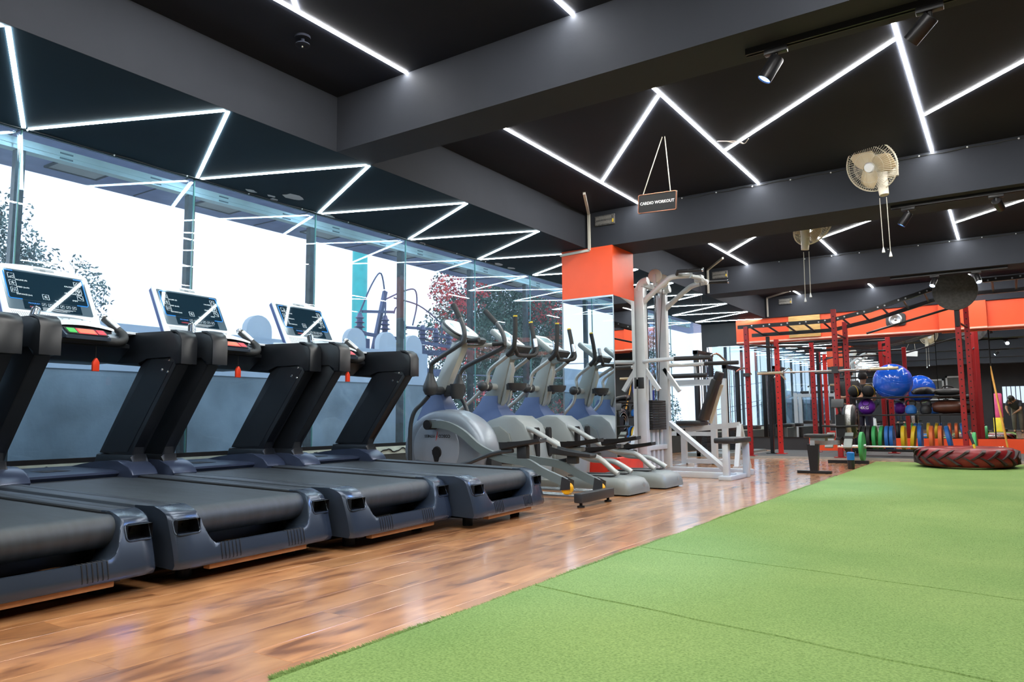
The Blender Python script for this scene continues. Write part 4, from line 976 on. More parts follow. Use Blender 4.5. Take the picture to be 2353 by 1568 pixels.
def make_grey_elliptical():
    E = empty('elliptical_trainer')
    P = lambda u, v, z: (-u, v, z)
    # rear base cover
    rows = []
    for u, w, h in ((0.0, 0.225, 0.055), (0.012, 0.24, 0.10), (0.05, 0.25, 0.142), (0.12, 0.252, 0.160), (0.35, 0.250, 0.168), (0.60, 0.235, 0.160), (0.74, 0.20, 0.13), (0.80, 0.15, 0.08)):
        rows.append([P(u, a*w, b) for a, b in ((-1, 0.012), (-1.0, h*0.45), (-0.97, h*0.72), (-0.86, h*0.95), (-0.7, h), (0, h*1.02), (0.7, h), (0.86, h*0.95), (0.97, h*0.72), (1.0, h*0.45), (1, 0.012))])
    mb = MB(); V = mb.grid(rows); mb.bm.faces.new(V[0]); mb.bm.faces.new(V[-1][::-1]); base = mb.obj('rear_base_cover', 'ell_grey', E, True, 50)
    for s in (-1, 1):
        MB().prism([(-0.20, 0.168), (-0.20, 0.176), (-0.66, 0.170), (-0.66, 0.160)], 'y', s*0.10, s*0.19).obj('roller_track', 'ell_dark', base, False)
        MB().bx(-0.10, -0.04, s*0.13, s*0.20, 0, 0.02).obj('foot', 'rubber', E, False)
    MB().lathe([(0, 0.004), (0.022, 0.003), (0.026, 0)], 16, frame_M(P(-0.006+0.01, 0.10, 0.085), (0, 1, 0), (0, 0, 1))).obj('badge', 'ell_light', base)
    MB().bx(-1.2, -0.7, -0.06, 0.06, 0.03, 0.10, 0.01).obj('spine', 'ell_grey', E)
    # front body: flywheel housing
    prof = [(1.06, 0.05), (1.04, 0.30), (1.08, 0.50), (1.16, 0.66), (1.27, 0.735), (1.42, 0.745), (1.60, 0.70), (1.80, 0.60), (1.98, 0.44), (2.06, 0.25), (2.06, 0.05)]
    mb = MB(); mb.prism([(-a, b) for a, b in prof], 'y', -0.19, 0.19, bev=0.045); body = mb.obj('body_shell', 'ell_light', E)
    for s in (-1, 1):
        p2 = [(1.30, 0.10), (1.28, 0.40), (1.33, 0.56), (1.45, 0.635), (1.62, 0.61), (1.80, 0.50), (1.92, 0.34), (1.95, 0.10)]
        MB().prism([(-a, b) for a, b in p2], 'y', s*0.185, s*0.215, bev=0.012).obj('side_shell', 'ell_grey', body)
    # rear slots for the swing arms
    for v in (-0.115, 0.115):
        pts = rrect(v-0.030, v+0.030, 0.32, 0.62, 0.029)
        sl = MB(); sl.prism(pts, 'x', -1.075, -1.035); sl.obj('arm_slot', 'rubber', body, False)
    # blue neck and mast
    rows = []
    for z, u0, u1, w in ((0.66, 1.40, 1.92, 0.17), (0.72, 1.44, 1.90, 0.15), (0.80, 1.52, 1.84, 0.11), (0.88, 1.57, 1.79, 0.075), (0.95, 1.57, 1.76, 0.06)):
        rows.append([P(u0, -w, z), P((u0+u1)/2, -w*1.05, z), P(u1, -w, z), P(u1, w, z), P((u0+u1)/2, w*1.05, z), P(u0, w, z)])
    mb = MB(); V = mb.grid(rows, close_v=True); mb.bm.faces.new(V[-1]); mb.obj('neck_cover', 'ell_blue', E, True, 60)
    mb = MB(); mb.prism([(-1.78, 0.86), (-1.56, 0.86), (-1.41, 1.33), (-1.46, 1.40), (-1.53, 1.40)], 'y', -0.055, 0.055, bev=0.015); mb.obj('mast', 'ell_light', E)
    MB().prism([(-1.555, 0.84), (-1.50, 0.90), (-1.40, 1.22), (-1.425, 1.32)], 'y', -0.035, 0.035, bev=0.008).obj('mast_spine', 'ell_tube', E)
    # pivot
    MB().cyl(P(1.60, -0.25, 1.045), P(1.60, 0.25, 1.045), 0.034, 16).obj('pivot_axle', 'ell_tube', E)
    for s in (-1, 1): MB().ball(P(1.60, s*0.285, 1.045), 0.056, 2, (1, 0.9, 1)).obj('pivot_cap', 'ell_dark', E); MB().ball(P(1.60, s*0.185, 1.045), 0.052, 2, (1, 0.8, 1)).obj('pivot_cap', 'ell_dark', E)
    # moving handles: phase
    for s, ph in ((-1, -0.06), (1, 0.09)):
        v = s*0.235
        q = lambda u, z, w=0: P(u+ph*(z-1.045)/0.7, v+s*w, z)
        MB().tube([q(1.60, 1.03), q(1.57, 1.12), q(1.57, 1.18), q(1.52, 1.24), q(1.36, 1.335, 0.01), q(1.30, 1.39, 0.015)], 0.021, 10, smooth=4).obj('swing_arm', 'ell_tube', E)
        g = MB().tube([q(1.34, 1.35, 0.012), q(1.275, 1.405, 0.02), q(1.25, 1.46, 0.03), q(1.25, 1.60, 0.03), q(1.26, 1.735, 0.03)], 0.0245, 12, smooth=4).obj('swing_grip', 'foam_grip', E)
        MB().cyl(q(1.26, 1.735, 0.03), q(1.261, 1.75, 0.03), 0.022, 12).obj('grip_cap', mat('tape_yellow', (0.65, 0.48, 0.02), 0.5), g)
        MB().tube([q(1.60, 1.04), P(1.72-ph, v, 0.90), P(1.90-ph*1.5, v, 0.76), P(2.0-ph*1.5, v, 0.60), P(2.02-ph, v, 0.40)], 0.021, 10, smooth=4).obj('lower_link', 'ell_tube', E)
        # swing tubes to the rear with pedal
        dzz = 0.0 if s < 0 else -0.09
        MB().tube([P(1.30, s*0.115, 0.62+dzz), P(1.10, s*0.15, 0.60+dzz), P(0.85, s*0.165, 0.48+dzz), P(0.62, s*0.165, 0.375+dzz*0.8), P(0.48, s*0.160, 0.355+dzz*0.7), P(0.34, s*0.155, 0.33+dzz*0.5), P(0.20, s*0.145, 0.22), P(0.15, s*0.145, 0.19)], 0.026, 12, smooth=4).obj('swing_tube', 'ell_tube', E)
        MB().bx(-0.66, -0.50, s*0.165-0.045, s*0.165+0.045, 0.395+dzz*0.8, 0.435+dzz*0.8, 0.01).bx(-0.62, -0.54, s*0.165-0.02, s*0.165+0.02, 0.36+dzz*0.8, 0.40+dzz*0.8).obj('pedal_bracket', 'ell_grey', E)
        pedal(MB(), 0.50, s*0.19, 0.475+dzz*0.8, math.radians(-10)).obj('pedal', 'rubber', E)
    # fixed handlebar
    hb = MB(); hb.tube([P(1.27, -0.215, 1.545), P(1.255, -0.215, 1.47), P(1.24, -0.205, 1.41), P(1.25, -0.165, 1.375), P(1.29, -0.09, 1.365), P(1.30, 0, 1.362), P(1.29, 0.09, 1.365), P(1.25, 0.165, 1.375), P(1.24, 0.205, 1.41), P(1.255, 0.215, 1.47), P(1.27, 0.215, 1.545)], 0.020, 10, smooth=4); fh = hb.obj('fixed_handlebar', 'foam_grip', E)
    for s in (-1, 1): MB().tube([P(1.256, s*0.215, 1.465), P(1.27, s*0.215, 1.555)], 0.0215, 12).obj('pulse_plate', 'chrome', fh)
    MB().bar(P(1.30, 0, 1.362), P(1.47, 0, 1.33), 0.05, 0.04).obj('bar_clamp', 'ell_grey', E, False)
    # bottle tray
    tr = MB(); prof = [(0.0, 0.0), (0.06, 0.0), (0.085, 0.03), (0.095, 0.075), (0.080, 0.075), (0.07, 0.03), (0.0, 0.012)]
    tr.lathe(prof, 20, Matrix.Translation(P(1.36, 0, 1.00)) @ Matrix.Diagonal((0.85, 1.5, 1, 1))); tr.bx(-1.47, -1.40, -0.04, 0.04, 1.01, 1.07)
    tr.obj('bottle_tray', 'ell_dark', E)
    # console
    c0 = Vector(P(1.315, 0, 1.45)); c1 = Vector(P(1.60, 0, 1.665)); up_ = (c1-c0); Hc = up_.length; CM = frame_M(c0, (0, 1, 0), up_)
    cs = MB(); cs.prism([(a*(1-0.25*b/Hc), b) for a, b in rrect(-0.19, 0.19, 0, Hc, 0.05)], 'z', -0.05, 0.0, bev=0.015, M=CM); con = cs.obj('console', 'ell_grey', E)
    MB().prism([(a*(1-0.25*b/Hc), b) for a, b in rrect(-0.165, 0.165, 0.03, Hc-0.025, 0.04)], 'z', 0.0, 0.004, M=CM).obj('console_face', 'ell_face', con, False)
    MB().prism(rrect(-0.085, 0.085, 0.19, 0.29, 0.008), 'z', 0.004, 0.006, M=CM).obj('display', 'lcd', con, False)
    for a in (-0.08, -0.03, 0.03, 0.08): MB().prism(rrect(a-0.014, a+0.014, 0.10, 0.125, 0.006), 'z', 0.004, 0.007, M=CM).obj('button', 'ell_dark', con, False)
    MB().prism(rrect(-0.17, 0.17, -0.03, 0.012, 0.012), 'z', -0.05, 0.025, M=CM).obj('reading_ledge', 'ell_dark', con, False)
    MB().bar(c0+Vector((-0.05, 0, 0.02)), P(1.49, 0, 1.37), 0.09, 0.06).obj('console_post', 'ell_grey', E, False)
    return E
eg = make_grey_elliptical(); eg.location = (-2.90, 6.45, 0)
tag(eg, 'grey elliptical trainer between the flywheel elliptical and the one by the column', 'elliptical', 'grey elliptical trainers')
eg2 = copy_tree(eg); eg2.location = (-2.87, 7.235, 0)
tag(eg2, 'grey elliptical trainer closest to the orange column', 'elliptical', 'grey elliptical trainers')

def make_flywheel_elliptical():
    E = empty('flywheel_elliptical')
    P = lambda u, v, z: (-u, v, z)
    mat('fly_silver', (0.25, 0.29, 0.34), 0.33, 0.25, var=0.06); mat('fly_disc', (0.33, 0.38, 0.45), 0.35, 0.2, var=0.05); mat('fly_grey', (0.16, 0.20, 0.21), 0.4, 0.1, var=0.08); mat('tube_dark', (0.055, 0.062, 0.070), 0.36, 0.2, var=0.08)
    # flywheel housing: thick oval with rounded shoulders
    def oval(rx, rz, n=36): return [(-1.555+rx*math.cos(2*PI*k/n)*(1.0 if math.cos(2*PI*k/n) < 0 else 1.05), max(0.04, 0.42+rz*math.sin(2*PI*k/n))) for k in range(n)]
    rows = []
    for v, k in ((-0.155, 0.80), (-0.15, 0.90), (-0.125, 0.965), (-0.08, 0.995), (0, 1.0), (0.08, 0.995), (0.125, 0.965), (0.15, 0.90), (0.155, 0.80)):
        rows.append([(a, v, b) for a, b in oval(0.47*k, 0.385*k)])
    mb = MB(); V = mb.grid(rows, close_v=True); mb.bm.faces.new(V[0]); mb.bm.faces.new(V[-1][::-1]); body = mb.obj('flywheel_housing', 'fly_silver', E, True, 45)
    for s in (-1, 1):
        MB().lathe([(0, 0.012), (0.255, 0.012), (0.272, 0.006), (0.275, 0)], 40, frame_M(P(1.60, s*0.155, 0.44), (1, 0, 0), (0, 0, 1)) if s < 0 else frame_M(P(1.60, s*0.155, 0.44), (-1, 0, 0), (0, 0, 1))).obj('side_disc', 'fly_disc', body)
        FM = frame_M(P(1.60, s*0.168, 0.44), (-s*1, 0, 0), (0, 0, 1))
        MB().lathe([(0.0, 0.012), (0.048, 0.012), (0.056, 0.0)], 20, FM @ Matrix.Translation((0.02 if s < 0 else -0.02, -0.035, 0))).prism([(a+(0.02 if s < 0 else -0.02), b-0.035) for a, b in ((-0.05, 0.02), (0.05, 0.02), (0.018, -0.085), (-0.018, -0.085))], 'z', 0.0, 0.014, M=FM).obj('hub_knob', 'rubber', body)
    # brand lettering upside down on the visible disc
    LM = frame_M(P(1.575, -0.169, 0.555), (-1, 0, 0), (0, 0, -1))
    text('COSCO', 0.040, 'black_plastic', body, LM @ Matrix.Translation((-0.085, 0, 0)), bold=0.001); text('FITNESS', 0.036, 'black_plastic', body, LM @ Matrix.Translation((0.092, 0, 0)), bold=0.0005)
    MB().tube([LM @ Vector(p) for p in ((0.004, -0.045, 0.001), (0.0, -0.03, 0.001), (0.004, 0.0, 0.001), (0.010, 0.03, 0.001), (0.018, 0.042, 0.001))], [0.001, 0.0025, 0.003, 0.0025, 0.001], 5, smooth=3).tube([LM @ Vector(p) for p in ((-0.004, 0.008, 0.001), (0.018, 0.008, 0.001))], 0.0018, 5).obj('logo_stroke', 'safety_red', body)
    MB().bx(-1.08, -1.02, -0.08, 0.08, 0.28, 0.38).obj('rear_grille', 'ell_dark', body, False)
    # neck and mast
    rows = []
    for z, u0, u1, w in ((0.70, 1.42, 1.86, 0.13), (0.80, 1.54, 1.83, 0.10), (0.92, 1.60, 1.80, 0.075), (1.0, 1.60, 1.76, 0.06)):
        rows.append([P(u0, -w, z), P((u0+u1)/2, -w*1.1, z), P(u1, -w, z), P(u1, w, z), P((u0+u1)/2, w*1.1, z), P(u0, w, z)])
    mb = MB(); V = mb.grid(rows, close_v=True); mb.bm.faces.new(V[-1]); mb.obj('neck_cover', 'ell_blue', E, True, 60)
    MB().prism([(-1.76, 0.95), (-1.60, 0.95), (-1.37, 1.38), (-1.38, 1.44), (-1.50, 1.44)], 'y', -0.045, 0.045, bev=0.014).obj('mast', 'ell_tube', E)
    # pivots
    for s in (-1, 1):
        v = s*0.215; 
        up = MB(); up.lathe([(0, -0.075), (0.05, -0.06), (0.07, -0.02), (0.07, 0.02), (0.05, 0.07), (0.03, 0.13), (0.025, 0.15)], 18, Matrix.Translation(P(1.62, v, 1.0))); up.obj('pivot_boot', 'ell_dark', E)
        MB().cyl(P(1.62, v, 0.98), P(1.62, s*0.05, 0.98), 0.04, 16).obj('pivot_axle', 'ell_dark', E)
        ph = 0.0 if s < 0 else -0.08
        if s < 0:
            pts = [P(1.62, v, 1.10), P(1.60, v-0.01, 1.20), P(1.55, v-0.02, 1.25), P(1.25, v-0.03, 1.385), P(1.20, v-0.03, 1.43), P(1.20, v-0.03, 1.52), P(1.24, v-0.03, 1.62), P(1.33, v-0.02, 1.76)]
        else:
            pts = [P(1.62, v, 1.10), P(1.60, v+0.01, 1.17), P(1.53, v+0.02, 1.23), P(1.13, v+0.03, 1.375), P(1.09, v+0.03, 1.43), P(1.11, v+0.03, 1.52), P(1.18, v+0.03, 1.62), P(1.31, v+0.02, 1.755)]
        MB().tube(pts, 0.022, 12, smooth=4).obj('swing_arm', 'tube_dark', E)
        MB().tube([pts[-1], Vector(pts[-1])+(Vector(pts[-2])-Vector(pts[-1]))*0.95], 0.0255, 12).obj('swing_grip', 'foam_grip', E)
        MB().tube([P(1.64, v, 0.93), P(1.72, v-s*0.0, 0.86), P(1.80, v+s*0.02, 0.78), P(1.84, v+s*0.03, 0.62), P(1.84, v+s*0.03, 0.32)] if s < 0 else [P(1.60, v, 0.93), P(1.54, v, 0.84), P(1.50, v, 0.72), P(1.50, v, 0.40)], 0.020, 10, smooth=4).obj('lower_link', 'tube_dark', E)
    # crank hub and curved link arms to the rear rollers
    for s, ph in ((-1, 1), (1, -1)):
        hz = 0.66 if s < 0 else 0.34; hu = 1.585
        MB().cyl(P(hu+0.02, s*0.17, hz), P(hu+0.02, s*0.285, hz), 0.045, 18).obj('crank_hub', 'rubber', E)
        v = s*0.245
        if s < 0: pts = [P(1.58, v, 0.665), P(1.40, v, 0.655), P(1.22, v, 0.585), P(1.02, v, 0.45), P(0.80, v, 0.375), P(0.55, v, 0.345), P(0.38, v, 0.27), P(0.16, v, 0.19)]
        else: pts = [P(1.58, v, 0.34), P(1.30, v, 0.36), P(1.0, v, 0.36), P(0.75, v, 0.33), P(0.50, v, 0.30), P(0.30, v, 0.22), P(0.12, v, 0.15)]
        pp = spline(pts, 5); mb = MB(); rows = []
        for i, p in enumerate(pp):
            t = (pp[min(i+1, len(pp)-1)]-pp[max(i-1, 0)]).normalized(); n = Vector((t.z, 0, -t.x)); h = 0.034
            rows.append([p+n*h+Vector((0, -0.018, 0)), p+n*h+Vector((0, 0.018, 0)), p-n*h+Vector((0, 0.018, 0)), p-n*h+Vector((0, -0.018, 0))])
        V = mb.grid(rows, close_v=True); mb.bm.faces.new(V[0]); mb.bm.faces.new(V[-1][::-1]); mb.obj('link_arm', 'fly_grey', E, True, 50)
        e_ = pts[-1]
        MB().prism([(e_[0]-0.04, e_[2]-0.06), (e_[0]+0.05, e_[2]-0.05), (e_[0]+0.055, e_[2]+0.02), (e_[0]-0.02, e_[2]+0.05)], 'y', v-0.035, v-0.028).prism([(e_[0]-0.04, e_[2]-0.06), (e_[0]+0.05, e_[2]-0.05), (e_[0]+0.055, e_[2]+0.02), (e_[0]-0.02, e_[2]+0.05)], 'y', v+0.028, v+0.035).obj('roller_fork', 'ell_dark', E, False)
        MB().lathe([(0.02, -0.026), (0.046, -0.024), (0.050, -0.008), (0.044, 0), (0.050, 0.008), (0.046, 0.024), (0.02, 0.026)], 20, frame_M((e_[0]+0.01, v, e_[2]-0.045), (1, 0, 0), (0, 0, 1))).obj('roller_wheel', mat('roller_yellow', (0.85, 0.42, 0.01), 0.4), E)
        # pedal with its dark pull rod
        pz, pu = (0.50, 0.58) if s < 0 else (0.40, 0.36)
        pedal(MB(), pu, s*0.235, pz, math.radians(-10 if s < 0 else 4)).obj('pedal', 'ell_dark', E)
        MB().bx(-pu-0.05, -pu+0.05, s*0.235-0.03, s*0.235+0.03, pz-0.13 if s < 0 else pz-0.09, pz-0.015, 0.01).obj('pedal_bracket', 'ell_dark', E)
        MB().tube([P(pu+0.08, s*0.27, pz-0.06), P(pu+0.30, s*0.275, pz-0.09), P(1.25, s*0.275, 0.30), P(1.75, s*0.255, 0.32)], 0.018, 10, smooth=3).obj('pull_rod', 'tube_dark', E)
    # rails
    for v in (-0.155, 0.155, -0.245, 0.245):
        MB().bx(-1.25, -0.06, v-0.02, v+0.02, 0.065, 0.098, 0.006).obj('roller_rail', mat('rail_alu', (0.62, 0.63, 0.64), 0.25, 0.9), E)
    MB().box((-0.03, 0, 0.075), (0.075, 0.58, 0.075), None, 0.008).obj('rear_bar', 'ell_dark', E)
    for s in (-1, 1): MB().lathe([(0.03, 0), (0.03, 0.012), (0.012, 0.016), (0.012, 0.05)], 14, Matrix.Translation(P(0.03, s*0.24, 0))).obj('levelling_foot', 'rubber', E)
    MB().box((-1.62, 0, 0.045), (0.9, 0.10, 0.06), None, 0.01).obj('spine', 'ell_dark', E)
    MB().box((-2.0, 0, 0.04), (0.09, 0.55, 0.08), None, 0.02).obj('front_bar', 'ell_dark', E)
    # tray, console, fixed handles
    t = MB(); t.lathe([(0, 0), (0.045, 0), (0.055, 0.04), (0.062, 0.14), (0.052, 0.14), (0.045, 0.03), (0, 0.015)], 20, Matrix.Translation(P(1.47, 0.0, 0.90)) @ Matrix.Diagonal((1.0, 1.35, 1, 1))); t.bx(-1.62, -1.52, -0.04, 0.04, 0.93, 1.03); t.obj('bottle_holder', 'ell_dark', E)
    c0 = Vector(P(1.30, 0, 1.47)); c1 = Vector(P(1.56, 0, 1.66)); up_ = c1-c0; Hc = up_.length; CM = frame_M(c0, (0, 1, 0), up_)
    ov = [(0.195*math.copysign(abs(math.cos(a))**0.75, math.cos(a))*(1-0.12*math.sin(a)), Hc/2+Hc/2*math.copysign(abs(math.sin(a))**0.75, math.sin(a))) for a in np.linspace(0, 2*PI, 28, endpoint=False)]
    con = MB().prism(ov, 'z', -0.055, 0.0, bev=0.02, M=CM).obj('console', 'ell_grey', E)
    MB().prism([(a*1.02, (b-Hc/2)*1.02+Hc/2) for a, b in ov], 'z', -0.012, 0.004, bev=0.004, M=CM).obj('console_rim', 'ell_dark', con)
    MB().prism([(a*0.92, (b-Hc/2)*0.92+Hc/2) for a, b in ov], 'z', 0.004, 0.007, M=CM).obj('console_face', 'ell_face', con, False)
    MB().prism(rrect(-0.10, 0.10, 0.12, 0.235, 0.01), 'z', 0.007, 0.009, M=CM).obj('display', 'lcd', con, False)
    MB().prism(rrect(-0.18, 0.18, -0.05, 0.0, 0.01), 'z', -0.03, 0.02, M=CM).obj('reading_ledge', 'ell_dark', con, False)
    MB().bar(c0+Vector((-0.06, 0, 0.0)), P(1.46, 0, 1.42), 0.08, 0.05).obj('console_post', 'ell_grey', E, False)
    hb = MB().tube([P(1.12, -0.20, 1.42), P(1.30, -0.17, 1.41), P(1.40, -0.08, 1.405), P(1.42, 0, 1.40), P(1.40, 0.08, 1.405), P(1.30, 0.17, 1.41), P(1.12, 0.20, 1.42)], 0.017, 10, smooth=4).obj('fixed_handlebar', 'ell_tube', E)
    for s in (-1, 1): MB().tube([P(1.06, s*0.205, 1.42), P(1.19, s*0.195, 1.417)], 0.021, 12).obj('handle_grip', 'foam_grip', hb)
    return E
fe = make_flywheel_elliptical(); fe.location = (-2.87, 5.54, 0)
tag(fe, 'elliptical with big silver flywheel housing and yellow rail rollers, beside the last treadmill', 'elliptical')
# ================================================================== multi gym by the column
mat('gym_white', (0.56, 0.60, 0.63), 0.32, 0.15, var=0.05)
mat('pad_black', (0.018, 0.018, 0.02), 0.45, var=0.15, bump=0.05, bscale=150)
plinth = struct(MB().bx(CX0-0.03, CX1+0.05, CY0-0.03, CY1+0.03, 0, 0.25, 0.006), 'baseboard_column', mat('red_plinth', (0.62, 0.035, 0.02), 0.45), 'red plinth around the foot of the column')
G = empty('multi_gym', (-3.76, 8.84, 0)); tag(G, 'tall white multi gym with black weight stack behind the column', 'multi gym')
def gy(x, y, z): return (x+3.76, y-8.84, z)
for y in (8.49, 9.20):
    a = MB(); a.bx(-0.07, 0.07, y-8.84-0.045, y-8.84+0.045, 0.06, 2.32, 0.008); a.tube([(0, y-8.84, 2.28), (0.01, y-8.84, 2.34), (0.05, y-8.84, 2.385), (0.12, y-8.84, 2.40)], 0.052, 10, smooth=3); a.obj('post', 'gym_white', G)
    MB().bx(-0.06, 1.12, y-8.84-0.035, y-8.84+0.035, 0.0, 0.07, 0.006).obj('floor_beam', 'gym_white', G)
MB().bx(0.0, 0.07, -0.39, 0.40, 2.33, 2.40, 0.006).obj('top_beam', 'gym_white', G)
MB().bx(-0.04, 0.04, -0.34, 0.36, 0.30, 0.36, 0.006).obj('cross_beam', 'gym_white', G)
for x, y in ((-2.68, 8.30), (-2.62, 8.85)):
    MB().bx(x+3.76-0.035, x+3.76+0.035, y-8.84-0.035, y-8.84+0.035, 0.0, 0.41, 0.008).obj('seat_stub', 'gym_white', G)
MB().bx(1.0, 1.15, -0.60, 0.06, 0.0, 0.05, 0.006).obj('front_beam', 'gym_white', G)
MB().bx(0.96, 1.20, -0.60, 0.05, 0.41, 0.47, 0.015).obj('seat_pad', 'pad_black', G)
# pulley wheels
for x, y, z in ((0.11, -0.10, 2.50), (0.11, 0.14, 2.47)):
    MB().lathe([(0.012, -0.016), (0.075, -0.018), (0.088, -0.014), (0.076, 0), (0.088, 0.014), (0.075, 0.018), (0.012, 0.016)], 26, frame_M((x, y, z), (1, 0, 0), (0, 0, 1))).obj('pulley', 'off_white', G)
    MB().cyl((x, y-0.024, z), (x, y+0.024, z), 0.012, 10).bx(x-0.02, x+0.02, y-0.028, y-0.022, 2.36, z+0.02).bx(x-0.02, x+0.02, y+0.022, y+0.028, 2.36, z+0.02).obj('pulley_bracket', 'gym_white', G)
# lat arms
for s, y in ((-1, -0.36), (1, 0.36)):
    MB().tube([(0.04, y, 2.12), (0.16, y, 2.22), (0.35, y, 2.36), (0.45, y, 2.41), (0.66, y+(-s)*0.1, 2.42)], 0.034, 12, smooth=4).obj('lat_arm', 'gym_white', G)
    MB().tube([(0.50, y, 2.43), (0.55, y+s*0.1, 2.45), (0.86, y+s*0.12, 2.43)], 0.020, 10).obj('pull_grip', 'foam_grip', G)
    MB().cyl((0.86, y+s*0.12, 2.43), (0.875, y+s*0.12, 2.43), 0.024, 12).obj('grip_end', 'chrome', G)
MB().tube([(0.64, -0.30, 2.41), (0.68, 0.0, 2.42), (0.64, 0.30, 2.41)], 0.026, 10).obj('lat_crossbar', 'gym_white', G)
MB().bx(0.60, 0.70, -0.05, 0.05, 2.37, 2.46, 0.01).obj('cable_block', 'gym_white', G)
MB().tube([(0.66, 0.0, 2.37), (0.67, 0.0, 2.1), (0.68, 0.02, 1.95)], 0.005, 6).tube([(0.11, -0.10, 2.42), (0.06, -0.1, 1.6), (0.05, -0.05, 0.95)], 0.005, 6).tube([(0.11, 0.14, 2.40), (0.06, 0.1, 1.6), (0.05, 0.05, 0.95)], 0.005, 6).obj('steel_cable', 'ell_dark', G)
# press arms
for s, y in ((-1, -0.52), (1, 0.52)):
    MB().tube([(0.05, s*0.38, 1.39), (0.20, y, 1.39), (0.50, y, 1.395)], 0.024, 10).obj('press_arm', 'gym_white', G)
    MB().tube([(0.50, y, 1.395), (0.94, y, 1.39)], 0.026, 12).obj('press_grip', 'foam_grip', G)
    MB().bar((0.02, s*0.34, 1.34), (0.22, s*0.34, 1.04), 0.05, 0.05).obj('press_brace', 'gym_white', G, False)
MB().bar((0.06, 0.36, 0.64), (0.92, -0.1, 0.09), 0.065, 0.05).obj('seat_brace', 'gym_white', G, False)
# weight stack
for k in range(12):
    MB().bx(-0.075, 0.075, -0.215, 0.215, 0.552+k*0.031, 0.580+k*0.031, 0.003).obj('weight_plate', 'rubber', G)
for y in (-0.14, 0.14):
    MB().cyl((0, y, 0.36), (0, y, 2.33), 0.013, 10).obj('guide_rod', 'chrome', G)
MB().cyl((0, 0, 0.55), (0, 0, 1.05), 0.012, 10).obj('selector_rod', mat('pin_blue', (0.03, 0.06, 0.4), 0.4), G)
for y in (-0.20, -0.07, 0.07, 0.20): MB().bx(-0.02, 0.02, y-0.03, y+0.03, 0.07, 0.55).obj('stack_riser', 'gym_white', G, False)
MB().bx(-0.062, -0.012, -0.395, -0.382, 1.08, 1.18, 0.004).bx(-0.03, 0.05, -0.40, -0.382, 1.06, 1.20, 0.006).obj('adjuster_clamp', 'ell_dark', G)
# second arm of the gym seen through the frame: chest press bench
B = empty('press_bench', (-3.45, 10.0, 0)); tag(B, 'white framed press bench with black seat and reclined back behind the multi gym', 'exercise bench')
MB().bar((-0.40, 0, 0.52), (0.42, 0, 0.60), 0.07, 0.07).bx(-0.40, -0.33, -0.28, 0.28, 0, 0.06).bx(0.40, 0.47, -0.30, 0.30, 0, 0.06).bx(-0.40, -0.33, -0.035, 0.035, 0.05, 0.54).bar((0.42, 0, 0.60), (0.44, -0.26, 0.05), 0.06, 0.05).bar((0.42, 0, 0.60), (0.44, 0.26, 0.05), 0.06, 0.05).bar((-0.35, 0, 0.10), (0.44, 0, 0.10), 0.06, 0.06).obj('frame', 'gym_white', B, False)
MB().box((-0.24, 0, 0.62), (0.36, 0.34, 0.07), None, 0.025).obj('seat', 'pad_black', B)
MB().box((0.03, 0, 0.94), (0.075, 0.30, 0.60), Matrix.Rotation(math.radians(21), 4, 'Y'), 0.025).obj('backrest', 'pad_black', B)
MB().bar((0.02, 0, 0.62), (0.20, 0, 1.14), 0.05, 0.03).obj('back_support', mat('tan_trim', (0.45, 0.38, 0.28), 0.5), B, False)
MB().box((0.16, 0, 1.26), (0.07, 0.22, 0.13), Matrix.Rotation(math.radians(21), 4, 'Y'), 0.02).obj('head_pad', 'pad_black', B)
# cable crossover machine further back
K = empty('chest_press', (-4.25, 11.2, 0)); tag(K, 'white press machine with long black horizontal grips at the far windows', 'exercise machine')
fr = MB()
for x in (-0.45, 0.55): fr.bx(x-0.04, x+0.04, -0.30, -0.22, 0, 1.30).bx(x-0.04, x+0.04, 0.22, 0.30, 0, 1.30)
fr.bx(-0.45, 0.55, -0.29, -0.23, 1.20, 1.27).bx(-0.45, 0.55, 0.23, 0.29, 1.20, 1.27).bx(-0.49, -0.41, -0.3, 0.3, 0, 0.06).bx(0.51, 0.59, -0.3, 0.3, 0, 0.06).bx(-0.03, 0.05, -0.29, 0.29, 0.42, 0.48).bx(-0.45, 0.55, -0.29, -0.24, 0.42, 0.48)
fr.obj('frame', 'gym_white', K, False)
MB().tube([(-0.45, -0.36, 1.33), (0.50, -0.36, 1.33)], 0.035, 12).obj('roller_pad', 'foam_grip', K)
MB().tube([(-0.25, -0.30, 1.48), (0.0, -0.32, 1.50)], 0.022, 10).tube([(0.08, -0.32, 1.50), (0.40, -0.30, 1.49)], 0.022, 10).obj('grip', 'foam_grip', K)
for q in (-0.2, 0.3): MB().bar((q, -0.26, 1.25), (q, -0.30, 1.49), 0.03, 0.03).obj('grip_post', 'gym_white', K, False)
MB().bx(-0.30, 0.35, -0.20, 0.20, 0.50, 0.58, 0.02).obj('seat', 'pad_black', K)
for k in range(9): MB().bx(-0.52, -0.38, -0.18, 0.18, 0.10+k*0.034, 0.13+k*0.034, 0.003).obj('weight_plate', 'rubber', K)

